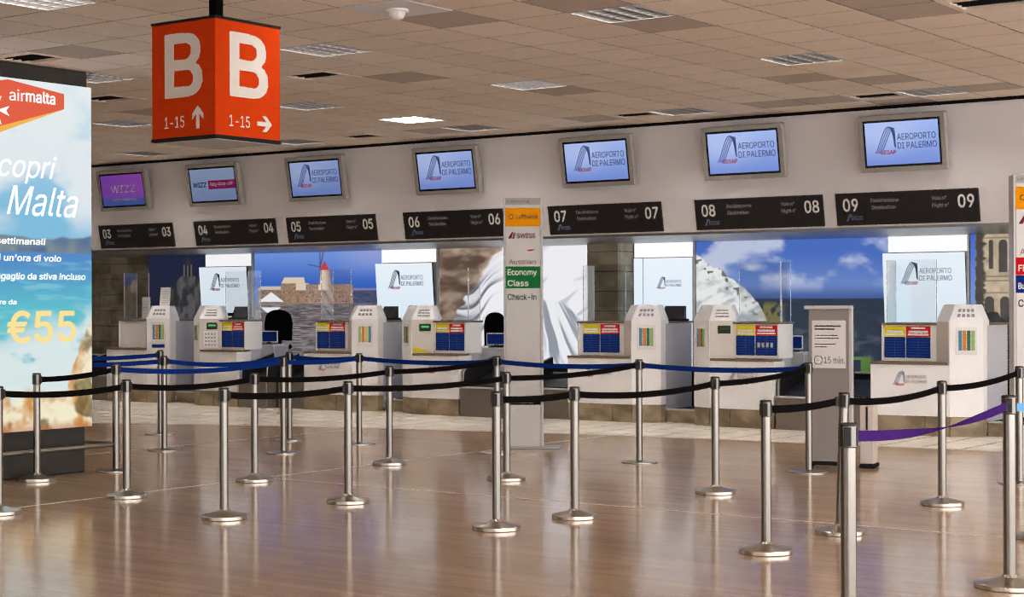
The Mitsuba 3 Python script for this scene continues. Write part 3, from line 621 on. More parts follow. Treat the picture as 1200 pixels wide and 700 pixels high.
# the desk that is mostly behind the right totem shows only its gap side: a grey cabinet
# stone step with metal nosing in each gap
for (a, b), nm in ((('03', '04'), 'stone step in the leftmost desk gap, behind the paper sheet tower'), (('05', '06'), 'stone step in the desk gap left of the yellow notice'), (('07', '08'), 'stone step with pale nosing in the gap right of the silver totem')):
    xa, xb, y = DX[a][2] + .004, DX[b][2] - .004, max(DX[a][3], DX[b][3]) + .13
    t = thing('entry_step', nm, 'step', 'steps between the desk pairs')
    put(t, 'riser', bx(xa, xb, y, y + .9, .005, .16), 'm_stone'); put(t, 'nosing', rbx(xa, xb, y - .01, y + .02, .16, .185, .004), 'm_silver', label='pale metal nosing'); put(t, 'tread', bx(xa, xb, y + .02, y + .9, .16, .175), 'm_charcoal')
xa, y = DX['09'][2] + .004, DX['09'][3] + .13
t = thing('entry_step', 'stone step right of desk 09', 'step', 'steps between the desk pairs')
put(t, 'riser', bx(xa, xa + .5, y, y + .9, .005, .16), 'm_stone'); put(t, 'nosing', rbx(xa, xa + .5, y - .01, y + .02, .16, .185, .004), 'm_silver'); put(t, 'tread', bx(xa, xa + .5, y + .02, y + .9, .16, .175), 'm_charcoal')

# ------------------------------------------------------------------ baggage conveyors between the desks
def conveyor(x0, x1, y0, label):
    t = thing('baggage_conveyor', label, 'conveyor', 'baggage conveyors beside the desks')
    put(t, 'base_panel', rbx(x0, x1, y0, y0 + .72, .005, .39, .006), 'm_panel_steel', label='dull steel front panel')
    put(t, 'rim', rbx(x0 - .003, x1 + .003, y0 - .012, y0 + .06, .39, .415, .005), 'm_silver')
    bed = trimesh.convex.convex_hull(np.array([[x, y, z] for x in (x0 + .05, x1 - .05) for y, z in ((y0 + .05, .39), (y0 + .05, .43), (y0 + .72, .39), (y0 + .72, .60))]))
    put(t, 'rubber_belt', bed, 'm_rubber', label='black rubber belt')
    for sx in (x0 + .004, x1 - .044):
        a = np.linspace(0, np.pi / 2, 7)
        prof = [(y0 + .04, .40)] + [(y0 + .14 - .10 * math.cos(q), .56 + .10 * math.sin(q)) for q in a] + [(y0 + .72, .80), (y0 + .72, .40)]
        m = trimesh.creation.extrude_polygon(Polygon(prof), .04, engine='earcut')
        m.apply_transform(frame([sx, 0, 0], [0, 1, 0], [0, 0, 1], [1, 0, 0]))
        gk = put(t, 'side_guard', m, 'm_dark', label='dark side guard')
        put(gk, 'edge_rail', tube([(sx + .02, y, z) for y, z in prof[:-1]], .014, 8), 'm_brushed', smooth=40, label='steel edge')
    for k in range(6): put(t, 'roller', move(cyl(.02, 0, x1 - x0 - .1, n=12), frame([x0 + .05, y0 + .75 + .0, .45 + .0 + k * .022], [0, 1, 0], [0, 0, 1], [1, 0, 0])), 'm_brushed', smooth=40) if k == 5 else None
CN = {'04': 'steel and black baggage conveyor left of the black chair', '05': 'steel and black baggage conveyor right of the black chair', '06': 'steel and black baggage conveyor just left of the silver totem', '07': 'steel and black baggage conveyor behind the silver totem', '08': 'steel and black baggage conveyor left of the grey 15 min stand', '09': 'steel and black baggage conveyor behind the grey 15 min stand'}
def pair_conv(a, b, n=2):
    xa = DX[a][2] + DX[a][4] + .02; xb = DX[b][2] - DX[b][4] - .02; ya = DX[a][3] - .17; yb = DX[b][3] - .17; m = (xa + xb) / 2
    conveyor(xa, m - .01, ya, CN[a]); conveyor(m + .01, xb, yb, CN[b])
pair_conv('04', '05'); pair_conv('06', '07'); pair_conv('08', '09')
xb = DX['03'][2] - DX['03'][4] - .02
conveyor(xb - .62, xb, DX['03'][3] - .17, 'steel and black baggage conveyor left of desk 03, beside the advert edge')
t = thing('collector_belt', 'long black collecting belt that runs behind all the desks', 'conveyor')
put(t, 'belt', bx(-24.5, 2, PY - .30, PY - .09, .60, .64), 'm_rubber'); put(t, 'frame', rbx(-24.5, 2, PY - .34, PY - .30, .0, .64, .01), 'm_dark'); put(t, 'edge', rbx(-24.5, 2, PY - .36, PY - .29, .64, .665, .006), 'm_silver', label='pale metal edge')

# ------------------------------------------------------------------ things on and behind the desks
def office_chair(x, y, rz, label, zt=1.36):
    t = thing('office_chair', label, 'chair', 'black office chairs behind the desks')
    R = rotz(rz, (x, y, 0))
    outline = [(-.21, 0), (-.22, .25)] + [(-.20 * math.cos(a), .34 + .12 * math.sin(a)) for a in np.linspace(.1, math.pi - .1, 9)] + [(.22, .25), (.21, 0)]
    m = trimesh.creation.extrude_polygon(Polygon(outline).buffer(.02), .06, engine='earcut'); m.apply_transform(frame([0, .2, zt - .48], [1, 0, 0], [0, 0, 1], [0, -1, 0]))
    put(t, 'backrest', move(m, R), 'm_black')
    put(t, 'seat', move(rbx(-.24, .24, -.25, .2, zt - .64, zt - .56, .03), R), 'm_black')
    put(t, 'back_bar', move(bx(-.03, .03, .2, .23, zt - .62, zt - .3), R), 'm_dark')
    put(t, 'pole', move(cyl(.03, .07, zt - .64), R), 'm_dark', smooth=40)
    for k in range(5):
        a = k * 2 * math.pi / 5
        lk = put(t, 'foot', move(bx(0, .20, -.02, .02, .06, .10), R @ rotz(a)), 'm_dark')
        put(lk, 'castor', move(lathe([[0, -.03], [.02, -.03], [.03, 0], [.02, .03], [0, .03]], 12).apply_translation([.19, 0, .03]), R @ rotz(a)), 'm_black')
office_chair(-19.30, 19.95, .3, 'black office chair behind the right end of desk 04', 1.46)
office_chair(-15.05, 20.0, -.3, 'black office chair at the right end of desk 06, in front of the drapery poster', 1.42)
def terminal(x, y, z, rz, label):
    t = thing('desk_terminal', label, 'computer terminal', 'dark terminals on the desks')
    R = rotz(rz, (x, y, z))
    put(t, 'screen', move(trimesh.convex.convex_hull(np.array([[xx, yy, zz] for xx in (-.14, .14) for yy, zz in ((-.05, .02), (.05, .20), (.09, .20), (.09, .02))])), R), 'm_rubber')
    put(t, 'base', move(rbx(-.17, .17, -.12, .12, 0, .03, .006), R), 'm_dark'); put(t, 'handset', move(rbx(-.19, -.12, -.09, .1, .05, .10, .012), R), 'm_black')
terminal(DX['07'][2] - .13, DX['07'][3] + .56, 1.315, .25, 'black angled terminal on the counter of desk 07, right of its tower')
terminal(DX['05'][2] - .32, DX['05'][3] + .60, 1.315, -.2, 'black terminal and papers on the counter of desk 05, right of its tower')
terminal(DX['04'][2] + .40, DX['04'][3] + .62, 1.315, .2, 'black terminal behind the tower of desk 04')
def agent_desk(x, y, label, screen, name):
    t = thing('agent_table', label, 'table', 'low tables for the agents')
    put(t, 'table_top', rbx(x - .33, x + .33, y - .18, y + .18, .89, .92, .006), 'm_laminate'); put(t, 'panel', bx(x - .32, x + .32, y - .17, y - .15, .005, .89), 'm_laminate'); put(t, 'panel', bx(x + .30, x + .32, y - .15, y + .17, .005, .89), 'm_grey_lam')
    if screen:
        s = thing('computer_screen', name, 'monitor', 'agents\' computer screens')
        R = rotz(-1.2, (x + .06, y, .92))
        put(s, 'casing', move(rbx(-.015, .015, -.15, .15, .03, .21, .008), R), 'm_white'); put(s, 'glass', move(bx(.015, .018, -.135, .135, .045, .195), R), 'm_navy'); put(s, 'foot', move(rbx(-.08, .08, -.1, .1, 0, .015, .004), R), 'm_dark'); put(s, 'neck', move(bx(-.015, .015, -.03, .03, .015, .05), R), 'm_dark')
agent_desk(-18.95, 19.42, 'low white agent table beside desk 04 in front of the black chair', True, 'small dark blue computer screen beside the chair at desk 04')
agent_desk(-14.66, 19.66, 'low white agent table at the right of desk 06', True, 'small dark blue computer screen on the agent table of desk 06')
agent_desk(-10.09, 19.90, 'low white agent table right of desk 08, left of the grey stand', True, 'small dark blue computer screen beside desk 08')
t = thing('paper_sheet', 'white printed sheet propped on the tower of desk 03', 'paper')
R = facing([-20.52, 18.62, 1.525], .15, -.12)
put(t, 'sheet', move(bx(0, .20, 0, .30, 0, .004), R), 'm_paper'); put(t, 'print', move(cat([bx(.03, .17, .05 + k * .035, .06 + k * .035, .004, .005) for k in range(6)]), R), 'm_lightgrey')
t = thing('paper_sheet', 'small white notice standing on the counter of desk 03 before the stone pillar', 'paper')
R = facing([-21.25, 18.9, 1.32], .3, -.05)
put(t, 'sheet', move(bx(0, .15, 0.0, .35, 0, .004), R), 'm_paper'); put(t, 'print', move(cat([bx(.02, .12, .08 + k * .05, .09 + k * .05, .004, .005) for k in range(5)]), R), 'm_lightgrey')
put(t, 'holder', move(bx(-.02, .17, .0, .012, -.04, .05), R), 'm_silver')
t = thing('green_tag_holder', 'pale green angular holder on the belt right of the grey stand', 'tag holder')
R = rotz(.3, (-9.42, 20.40, .64))
put(t, 'panel', move(cat([bx(-.02, .24, -.03, .03, .17, .21), bx(.12, .24, -.03, .03, 0.002, .17), bx(-.02, .02, -.03, .03, 0.002, .17)]), R), 'm_lime')

# ------------------------------------------------------------------ totems
def totem(px, py, a, label, words):
    w, d, H = .405, .24, 2.70
    t = thing('sign_totem', label, 'sign', 'tall aluminium airline totems')
    M = facing([px, py, 0], a)                                          # lower left corner of the face, z of M points to the reader
    def up3(m): return move(m, M)
    put(t, 'base_plate', up3(rbx(.0, w + .20, 0.002, .02, -d - .02, .10, .004)), 'm_brushed')
    plan = Polygon([(0, -.02), (.02, 0), (w - .02, 0), (w, -.02), (w, -d + .02), (w - .02, -d), (.02, -d), (0, -d + .02)])
    m = trimesh.creation.extrude_polygon(plan, H - .02, engine='earcut'); m.apply_transform(frame([0, .02, 0], [1, 0, 0], [0, 0, 1], [0, 1, 0])); m.fix_normals()
    put(t, 'column', up3(m), 'm_totem')
    put(t, 'side_profile', up3(rbx(w - .015, w + .008, .02, H, -.05, .008, .003)), 'm_silver'); put(t, 'side_profile', up3(rbx(-.008, .012, .02, H, -.05, .006, .003)), 'm_silver')
    put(t, 'top_strip', up3(bx(.012, w - .016, H - .075, H - .005, .0, .003)), 'm_plastic_grey')
    put(t, 'top_lettering', up3(move(text('Lufthansa Group', .022, .24, .001), sub(np.eye(4), .03, H - .05, .003))), 'm_logo_blue')
    ok = put(t, 'orange_field', up3(bx(.012, w - .016, 2.39, 2.59, 0, .003)), 'm_orange')
    put(ok, 'lettering', up3(cat([move(text('Lufthansa', .045, .23, .001, True), sub(np.eye(4), .13, 2.475, .003)), trimesh.creation.annulus(.018, .026, .001, sections=24).apply_translation([.075, 2.495, .0035])])), 'm_charcoal')
    bird = Polygon([(.04, 2.26), (.075, 2.26), (.10, 2.325), (.085, 2.335)]); b2 = Polygon([(.085, 2.26), (.105, 2.26), (.122, 2.32), (.108, 2.325)])
    put(t, 'airline_mark', up3(cat([prism(bird, 0, .003), prism(b2, 0, .003), move(text('SWISS', .05, .20, .003, True), sub(np.eye(4), .135, 2.265))])), 'm_bordeaux')
    arrow = Polygon([(.22, 2.06), (.30, 2.125), (.255, 2.125), (.25, 2.14), (.33, 2.145), (.27, 2.11)]).buffer(0)
    put(t, 'airline_mark', up3(prism(arrow if arrow.geom_type == 'Polygon' else arrow.convex_hull, 0, .003)), 'm_red')
    put(t, 'lettering', up3(move(text('Austrian', .052, .29, .003), sub(np.eye(4), .05, 1.985))), 'm_rose')
    y = 1.96
    for (lines, mat, h) in words['bands']:
        bk = put(t, 'class_band', up3(bx(.012, w - .016, y - h, y, 0, .003)), mat)
        n = len(lines)
        put(bk, 'lettering', up3(cat(move(text(s, .06 if n > 1 else .055, min(.34, len(s) * .045), .001, True), sub(np.eye(4), .035, y - (k + .78) * h / n, .003)) for k, s in enumerate(lines))), 'm_white')
        y -= h + .004
    put(t, 'lettering', up3(move(text('Check-in', .062, .31, .003, True), sub(np.eye(4), .035, y - .12))), 'm_charcoal', label='dark lettering')
    sk = put(t, 'black_strip', up3(bx(.012, w - .016, .47, .535, 0, .003)), 'm_black')
    put(sk, 'lettering', up3(move(text('STAR ALLIANCE', .03, .28, .001, True), sub(np.eye(4), .03, .487, .003))), 'm_lightgrey')
def totem_face(p, n, uv):
    return mi.Color3f(*lin(202, 200, 196)) * (0.92 + 0.1 * fbm(p.x * 5 + p.y * 5, p.z * .6, 0, 2))
bsdf('m_totem', two({'type': 'principled', 'base_color': mikit.proc(totem_face), 'roughness': 0.28, 'specular': 0.6}))
a1 = .55
totem(-10.85, 14.755, a1, 'tall silver airline totem with green Economy Class band, in the middle', {'bands': [(['Economy', 'Class'], 'm_green', .235)]})
totem(-5.30, 14.87, a1, 'tall silver airline totem with red and blue class bands, at the right frame edge', {'bands': [(['First Class'], 'm_red', .155), (['Business Class'], 'm_navy', .155)]})

# ------------------------------------------------------------------ grey information stand
t = thing('info_stand', 'grey information stand with a white 15 min notice in front of desks 08 and 09', 'information stand')
M = facing([-7.21, 14.66, 0], .22); w = .385
put(t, 'body', move(rbx(0, w, .06, 1.50, -.055, 0, .006), M), 'm_stand_grey')
put(t, 'side_profile', move(rbx(w - .004, w + .03, .05, 1.53, -.06, .006, .004), M), 'm_silver'); put(t, 'cap', move(rbx(-.04, w + .03, 1.50, 1.535, -.07, .02, .006), M), 'm_silver')
nk = put(t, 'notice', move(bx(.035, w - .03, .945, 1.395, .001, .005), M), 'm_paper', label='white printed notice')
put(nk, 'lettering', move(cat([bx(.06, .31, 1.335, 1.349, 0, .001), bx(.06, .25, 1.306, 1.320, 0, .001)] + [bx(.06, .06 + L, 1.25 - k * .026 - (.03 if k > 1 else 0), 1.258 - k * .026 - (.03 if k > 1 else 0), 0, .001) for k, L in enumerate((.22, .23, .2, .12))] + [move(text('15 min.', .062, .20, .001), sub(np.eye(4), .148, .99))]), sub(M, 0, 0, .005)), 'm_charcoal')
clock = [trimesh.creation.annulus(.036, .042, .001, sections=28).apply_translation([.095, 1.02, .0005]), bx(.093, .096, 1.02, 1.045, 0, .001), bx(.078, .095, 1.018, 1.021, 0, .001), bx(.064, .072, 1.058, 1.066, 0, .001), bx(.118, .126, 1.058, 1.066, 0, .001), bx(.064, .070, .974, .982, 0, .001), bx(.120, .126, .974, .982, 0, .001)]
put(nk, 'clock_symbol', move(cat(clock), sub(M, 0, 0, .005)), 'm_charcoal')
put(t, 'foot', move(rbx(.0, w + .02, .03, .065, -.16, .02, .006), M), 'm_dark')
for fx, fz in ((.0, .0), (w, .0), (.0, -.14), (w, -.14)): put(t, 'castor', move(lathe([[0, -.02], [.02, -.02], [.03, 0], [.02, .02], [0, .02]], 14), sub(M, fx, .03, fz) @ trimesh.transformations.rotation_matrix(math.pi / 2, [0, 1, 0])), 'm_black', smooth=40)
t = thing('baggage_gauge', 'low beige gauge panel behind the right edge of the grey stand', 'baggage gauge')
M = facing([-6.80, 14.90, 0], .22)
put(t, 'panel', move(rbx(0, .13, .04, .62, -.2, 0, .006), M), 'm_beige_lam'); put(t, 'base', move(rbx(.0, .14, 0.005, .04, -.22, .03, .006), M), 'm_dark'); put(t, 'rail', move(bx(.06, .075, .36, .58, .0, .012), M), 'm_dark')

# ------------------------------------------------------------------ hanging cube sign
cx, cy, cw, cz0, cz1 = -7.295, 7.058, .545, 2.556, 3.279
t = thing('hanging_sign', 'orange cube sign with a white B on each face, hanging from the ceiling', 'sign')
put(t, 'body', rbx(cx - cw, cx, cy, cy + cw, cz0 + .02, cz1 - .015, .002), 'm_cube')
put(t, 'bottom_rim', cat([bx(cx - cw - .004, cx + .004, cy - .004, cy + cw + .004, cz0, cz0 + .02)]), 'm_dark'); put(t, 'top_rim', bx(cx - cw - .004, cx + .004, cy - .004, cy + cw + .004, cz1 - .015, cz1), 'm_dark')
put(t, 'underside', bx(cx - cw + .02, cx - .02, cy + .02, cy + cw - .02, cz0 - .004, cz0), 'm_plastic_grey')
put(t, 'pole', bx(cx - cw / 2 - .03, cx - cw / 2 + .03, cy + cw / 2 - .03, cy + cw / 2 + .03, cz1, HC + .02), 'm_black')
def arrow_mesh(kind):
    if kind == 'up': p = [(.0, .0), (.022, .0), (.022, .075), (.05, .045), (.05, .075), (.011, .115), (-.028, .075), (-.028, .045), (.0, .075)]
    else: p = [(.0, -.011), (.065, -.011), (.035, -.04), (.065, -.04), (.105, 0), (.065, .04), (.035, .04), (.065, .011), (0, .011)]
    return prism(Polygon([(x * 1.2, y * 1.2) for x, y in p]), 0, .002)
for M, ar, nm in ((facing([cx - cw, cy, cz0], 0), 'up', 'left'), (facing([cx, cy, cz0], math.pi / 2), 'right', 'right')):
    put(t, 'letter', move(text('B', .365, .325, .002, True), sub(M, .115, .268, .0005)), 'm_sign_letter', label='large white B')
    put(t, 'lettering', move(text('1-15', .068, .17, .002), sub(M, .112, .078, .0005)), 'm_sign_letter')
    put(t, 'arrow', move(arrow_mesh(ar), sub(M, .385 if ar == 'up' else .345, .062 if ar == 'up' else .112, .0005)), 'm_sign_letter', label='white arrow')

# ------------------------------------------------------------------ advert light box
AX, AY1, AY0 = -12.565, 10.56, 8.36
t = thing('advert_lightbox', 'tall lit airmalta advert with sea view and yellow price, at the left edge', 'advert')
put(t, 'base', rbx(AX - .42, AX - .05, AY0 + .05, AY1 - .04, 0.003, .44, .01), 'm_charcoal', label='dark grey base')
put(t, 'housing', rbx(AX - .45, AX - .012, AY0, AY1, .43, 3.60, .012), 'm_silver')
put(t, 'top_box', rbx(AX - .42, AX - .02, AY0, AY1 - .03, 3.60, HC - .002, .01), 'm_charcoal', label='dark top box')
MA = facing([AX, AY0, .43], math.pi / 2)
AH, AW = 3.17, AY1 - AY0
def advert(p, n, uv):
    y, z = p.y, p.z
    n1 = fbm(y * 1.6, z * 2.4, 1, 4)
    c = mix(C(196, 230, 242), C(128, 196, 232), smoothstep(3.5, 2.3, z))
    c = mix(c, C(250, 252, 252), smoothstep(.40, .66, n1) * smoothstep(2.1, 2.5, z) * .8)
    c = mix(c, C(244, 250, 252), smoothstep(3.2, 3.5, z) * .6)
    hill = 2.12 + .10 * noise(y * 2.2, 2) + .03 * noise(y * 9, 4)
    c = mix(c, mix(C(70, 104, 150), C(130, 150, 150), noise(y * 12, z * 14)), (1 - smoothstep(hill - .01, hill + .02, z)))
    wv = fbm(y * 3, z * 22, 6, 3)
    sea = mix(mix(C(84, 198, 214), C(72, 140, 208), smoothstep(1.45, 2.05, z)), C(150, 220, 232), smoothstep(.5, .75, wv) * .5)
    c = mix(c, sea, 1 - smoothstep(2.03, 2.06, z))
    foam = smoothstep(.30, .52, fbm(y * 3 - z * 2, z * 6 + y * 1.5, 9, 4) + .30 * smoothstep(1.2, .85, z)) * smoothstep(1.45, 1.1, z - .25 * (y - 9.6))
    c = mix(c, C(240, 248, 246), foam * .85)
    shore = .72 + .10 * noise(y * 2.5, 7) + .62 * smoothstep(10.22, 10.55, y) + (fbm(y * 9, z * 9, 2, 3) - .5) * .22
    sand = mix(C(214, 150, 66), C(255, 246, 214), smoothstep(.25, .65, fbm(y * 7, z * 7, 3, 4)))
    sand = mix(sand, mix(C(70, 60, 30), C(150, 130, 60), noise(y * 30, z * 30)), smoothstep(.50, .66, fbm(y * 4 + 3, z * 5, 5, 4)) * .85)
    sand = mix(sand, C(190, 96, 30), smoothstep(.52, .43, z) * .6)
    c = mix(c, sand, 1 - smoothstep(shore - .05, shore + .05, z))
    return c * .92
q, uv = quad(MA, AW, AH)
put(t, 'picture', {**mikit.ply(q, 'm_print', uv=uv), 'emitter': glow(advert)}, None, label='backlit picture of sky, sea and shore')
def A(y, z, d=.004): return sub(MA, y - AY0, z - .43, d)
def lit_put(name, m, col, label=None): put(t, name, {**mikit.ply(m, 'm_print'), 'emitter': glow(col)}, None, label=label)
fl = Polygon([(9.28, 3.24), (9.28, 3.46), (9.62, 3.62), (10.24, 3.515), (10.24, 3.36), (9.28, 3.01)])
flag = prism(Polygon([(9.2, 3.06), (9.2, 3.5), (9.62, 3.583), (10.24, 3.51), (10.24, 3.37)]), 0, .002)
rim = prism(Polygon([(9.2, 2.98), (9.2, 3.06), (10.24, 3.37)]), 0, .002)
G = sub(MA, -AY0, -.43, .003)
lit_put('red_flag', move(flag, G), [.78, .10, .04], 'red flag panel'); lit_put('orange_rim', move(rim, G), [.95, .45, .06], 'orange rim of the flag')
lit_put('airline_words', cat([move(text('air', .10, .17, .002), A(9.63, 3.40, .006)), move(text('malta', .10, .33, .002, True), A(9.81, 3.405, .006))]), [1.2, 1.2, 1.2], 'white airmalta lettering')
star = []
for k in range(4):
    a = k * math.pi / 2
    pts = [(0, 0), (-.045, .13), (0, .095), (.045, .13)]
    star.append(prism(Polygon([(x * math.cos(a) - y * math.sin(a), x * math.sin(a) + y * math.cos(a)) for x, y in pts]), 0, .002))
lit_put('maltese_cross', move(cat(star), A(9.50, 3.30, .006)), [1.2, 1.2, 1.2], 'white cross')
def words(s, y0, y1, z, h, bold=False, sh=.12, col=(1.25, 1.25, 1.25), name='slogan'): lit_put(name, move(text(s, h, y1 - y0, .002, bold, sh), A(y0, z)), list(col), 'white lettering')
words('Scopri', 9.33, 10.10, 2.72, .20, False, .28)
words('Malta', 9.60, 10.36, 2.38, .26, False, .28)
words('voli settimanali', 9.27, 10.02, 2.115, .055, True, .12, name='small_slogan')
words("meno di un'ora di volo", 9.16, 10.20, 1.965, .055, True, .12, name='small_slogan')
words('kg bagaglio da stiva incluso', 9.30, 10.48, 1.80, .055, True, .12, name='small_slogan')
words('a partire da', 9.28, 9.70, 1.575, .04, True, .12, name='small_slogan')
words('€55', 9.60, 10.37, 1.235, .27, True, 0, (1.0, .78, .30), name='price')
t = thing('steel_rail', 'low steel bumper rail around the foot of the advert', 'rail')
put(t, 'tube', tube([(-12.46, 8.2, .25), (-12.46, 10.74, .25), (-12.48, 10.79, .25), (-12.53, 10.81, .25), (-13.1, 10.81, .25)], .02, 12), 'm_brushed', smooth=40)
for y in (8.6, 10.3): put(t, 'wall_bracket', tube([(-12.62, y, .25), (-12.46, y, .25)], .012, 8), 'm_brushed', smooth=40)

# ------------------------------------------------------------------ stanchions and belts
def stanchion_protos(H, R, dome, rp, rh):
    if dome: base = lathe([[0, 0.0], [R - .004, 0.0], [R, .004], [R, .026], [R - .005, .030], [R * .5, .047], [rp + .014, .060], [rp + .004, .074], [0, .07]], 48)
    else: base = lathe([[0, 0.0], [R - .002, 0.0], [R, .003], [R, .008], [R - .004, .011], [rp + .02, .016], [rp + .002, .024], [0, .024]], 48)
    head = lathe([[0, H - .105], [rp, H - .105], [rh, H - .10], [rh, H - .012], [0, H - .012]], 32)
    cap = lathe([[0, H - .012], [rh + .003, H - .012], [rh + .003, H - .004], [rh - .004, H], [0, H]], 32)
    slot = rbx(rh - .006, rh + .003, -.016, .016, H - .098, H - .016, .003)
    return [('base', mikit.ply(base, 'm_foot', smooth=25)), ('pole', mikit.ply(lathe([[0, .02], [rp, .02], [rp, H - .10], [0, H - .10]], 28), 'm_steel', smooth=40)), ('head', mikit.ply(head, 'm_steel_dark', smooth=35)), ('cap', mikit.ply(cap, 'm_rubber', smooth=35)), ('belt_slot', mikit.ply(slot, 'm_rubber'))]
PRO = {'A': (.96, .1675, stanchion_protos(.96, .1675, True, .0315, .0345)), 'B': (1.012, .182, stanchion_protos(1.012, .182, False, .0315, .0342)), 'C': (1.06, .19, stanchion_protos(1.06, .19, True, .034, .0385))}
ST = {}
def stanchion(idx, kind, label, pos, lean=0.0, turn=None):
    H, R, parts = PRO[kind]
    p = np.array([pos[0], pos[1], 0.0])
    z0 = .005 if p[1] > ecurve(p[0]) else 0.0005
    ST[idx] = (p, H)
    t = thing('stanchion', label, 'stanchion', 'steel queue stanchions with belts')
    a = turn if turn is not None else 20.0
    B = T().translate([p[0], p[1], z0])
    for name, d in parts:
        M = B
        if lean and name != 'base': M = B @ T().rotate([-.589, .808, 0], lean)
        if name == 'belt_slot':
            hk = f'{t}__head'
            for k in range(4): put(t, name, {**d, 'to_world': M @ T().rotate([0, 0, 1], a + 90 * k)}, None)
        else: put(t, name, {**d, 'to_world': M}, None)
S = [(0, 'A', -10.658, 8.065, 'stanchion cut by the left frame edge, only its domed base in view'), (1, 'A', -12.342, 9.748, 'stanchion in front of the advert base, domed foot'), (2, 'A', -10.687, 9.337, 'stanchion with domed foot just right of the advert, on a white floor line'),
     (3, 'A', -9.042, 8.823, 'nearest stanchion of the left half, left end of the front black belt, domed foot'), (4, 'A', -10.706, 10.821, 'domed stanchion in front of the black chair, behind the nearest left one'), (5, 'A', -8.945, 10.078, 'domed stanchion at the right end of the short front left belt, below desk 05'),
     (6, 'A', -10.710, 12.670, 'domed stanchion in front of desk 05 and 06 gap'), (7, 'A', -7.052, 9.492, 'nearest stanchion in the middle, domed foot, left of the silver totem'), (8, 'A', -8.922, 12.158, 'domed stanchion close in front of the silver totem, behind the nearest middle one'),
     (9, 'A', -6.949, 10.310, 'domed stanchion right of the silver totem, near the middle'), (10, 'A', -6.882, 12.278, 'domed stanchion below desk 08 tower'), (11, 'A', -5.004, 9.573, 'nearest domed stanchion right of the middle, left end of its black belt'),
     (12, 'A', -5.002, 10.638, 'slightly leaning domed stanchion half hidden behind the tall near post'), (13, 'A', -5.055, 12.576, 'domed stanchion in front of desk 09'),
     (16, 'B', -12.437, 10.737, 'flat footed stanchion behind the right edge of the advert, where black and blue belts meet'), (17, 'B', -15.448, 14.023, 'farthest flat footed stanchion of the left pair, in front of desk 03'), (18, 'B', -13.742, 12.529, 'flat footed stanchion just in front of the farthest left one, before desk 03'),
     (19, 'B', -13.554, 14.262, 'farther flat footed stanchion of the pair before the chair and desk 05'), (20, 'B', -12.451, 13.009, 'nearer flat footed stanchion of the pair before the chair and desk 05'), (21, 'B', -12.534, 14.308, 'flat footed stanchion before desk 05 tower on the blue belt'),
     (22, 'B', -10.596, 14.271, 'flat footed stanchion beside the left edge of the silver totem'), (23, 'B', -8.807, 14.200, 'flat footed stanchion before desk 07 tower'), (24, 'B', -7.019, 14.271, 'flat footed stanchion touching the left edge of the grey 15 min stand'), (25, 'B', -5.095, 14.410, 'flat footed stanchion in front of the right totem'),
     (15, 'C', -3.306, 9.188, 'tall near stanchion at the lower right with purple and pale blue belts'), (26, 'A', -3.823, 11.185, 'stanchion cut by the right frame edge with a pale blue belt')]
for idx, kd, px, py, lb in S: stanchion(idx, kd, lb, (px, py), lean=1.9 if idx == 12 else 0.0)
stanchion(14, 'C', 'tall near stanchion at the left end of the purple belt, foot below the frame', (-3.133, 6.749))
def belt(i, j, mat, name, label, sag=.03, twist=0.0, dz=0.0, mat2=None):
    (p, h1), (q, h2) = ST[i], ST[j]
    a = np.array([p[0], p[1], h1 - .058 + dz]); b = np.array([q[0], q[1], h2 - .058 + dz])
    u = (b - a)[:2]; L = np.linalg.norm(u); u = u / L; a[:2] += u * .040; b[:2] -= u * .040
    n = 24; s = np.linspace(0, 1, n + 1); c = a + (b - a) * s[:, None]; c[:, 2] -= sag * 4 * s * (1 - s)
    side = np.array([-u[1], u[0], 0]); hw, th = .024, .0015
    V, Fc = [], []
    for k in range(n + 1):
        ang = twist * (3 * s[k] ** 2 - 2 * s[k] ** 3)
        up_ = np.array([0, 0, 1]) * math.cos(ang) + side * math.sin(ang); sd = side * math.cos(ang) - np.array([0, 0, 1]) * math.sin(ang)
        V += [c[k] + up_ * hw + sd * th, c[k] - up_ * hw + sd * th, c[k] - up_ * hw - sd * th, c[k] + up_ * hw - sd * th]
    for k in range(n):
        o = 4 * k
        for e in range(4): Fc += [[o + e, o + (e + 1) % 4, o + 4 + (e + 1) % 4], [o + e, o + 4 + (e + 1) % 4, o + 4 + e]]
    m = trimesh.Trimesh(np.array(V), np.array(Fc), process=False)
    t = thing('queue_belt', label, 'belt', 'retractable queue belts')
    put(t, 'ribbon', m, mat)
    R = np.eye(4); R[:3, 0], R[:3, 1], R[:3, 2] = [u[0], u[1], 0], side, [0, 0, 1]
    for e, sg in ((a, 1), (b, -1)):
        R2 = R.copy(); R2[:3, 3] = e
        put(t, 'end_clip', move(rbx(-.004 if sg > 0 else -.022, .022 if sg > 0 else .004, -.006, .006, -.032, .032, .003), R2), 'm_rubber')
BL = 'm_belt'
belt(0, 2, BL, 'b', 'black belt that crosses the lower part of the advert', .03)
belt(1, 16, BL, 'b', 'short black belt from the stanchion before the advert to the one behind its right edge', .02)
belt(2, 4, BL, 'b', 'black belt from the stanchion right of the advert to the one below desk 04', .035)
belt(3, 5, BL, 'b', 'frontmost black belt of the left half, between two domed stanchions', .025)
belt(4, 6, BL, 'b', 'black belt running before desk 05, middle one of three', .03)
belt(5, 8, BL, 'b', 'black belt ending at the domed stanchion before the silver totem', .03)
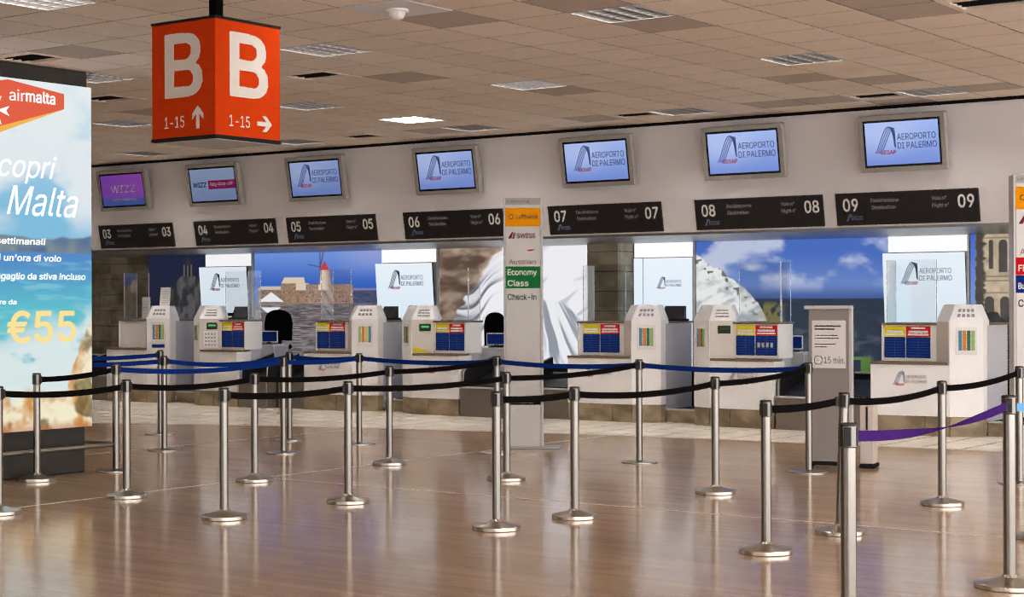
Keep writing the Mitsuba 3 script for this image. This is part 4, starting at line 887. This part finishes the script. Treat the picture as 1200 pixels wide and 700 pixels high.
belt(6, 22, BL, 'b', 'black belt rising to the stanchion left of the silver totem', .02)
belt(8, 23, BL, 'b', 'black belt crossing the silver totem to the stanchion before desk 07', .03)
belt(7, 9, BL, 'b', 'short nearest black belt in the middle, crossing the totem above its black strip', .012)
belt(9, 10, BL, 'b', 'black belt crossing the front of desk 07', .04)
belt(10, 24, BL, 'b', 'black belt rising to the stanchion at the grey 15 min stand', .025)
belt(11, 12, BL, 'b', 'short black belt across the foot of the grey stand, nearest on the right', .015)
belt(12, 13, BL, 'b', 'black belt from the leaning stanchion to the one before desk 09', .04)
belt(13, 25, BL, 'b', 'black belt rising to the right totem across desk 09', .03)
belt(16, 20, 'm_blue_belt', 'b', 'lowest blue belt, from behind the advert to the pair of stanchions before the chair', .05)
belt(18, 19, 'm_blue_belt', 'b', 'upper blue belt crossing the front of desk 04', .06)
belt(20, 21, 'm_blue_belt', 'b', 'blue belt from the nearer post of the pair to the stanchion before desk 05', .02)
belt(19, 21, 'm_blue_belt', 'b', 'blue belt from the farther post of the pair to the stanchion before desk 05', .02)
belt(21, 22, 'm_blue_belt', 'b', 'blue belt across the desk with the yellow notice', .03)
belt(22, 23, 'm_blue_belt', 'b', 'blue belt crossing behind the silver totem to desk 07', .03)
belt(23, 24, 'm_blue_belt', 'b', 'blue belt ending at the grey 15 min stand', .03)
ST['off1'] = (np.array([-15.595, 12.530, 0]), 1.012); ST['off2'] = (np.array([-14.185, 11.311, 0]), 1.012)
belt('off1', 17, 'm_blue_belt', 'b', 'upper blue belt coming from behind the advert to the far left stanchion', .02)
belt('off2', 18, 'm_blue_belt', 'b', 'lower blue belt coming from behind the advert to the far left stanchion', .02)
belt(14, 15, 'm_purple_belt', 'b', 'twisted purple belt between the two tall near stanchions', .045, math.pi)
belt(15, 26, 'm_sky_belt', 'b', 'pale blue belt at the right frame edge', .02)
for i, lb in (('off1', 'flat footed stanchion hidden behind the advert holding the upper blue belt'), ('off2', 'flat footed stanchion hidden behind the advert holding the lower blue belt')):
    stanchion(i, 'B', lb, ST[i][0][:2])
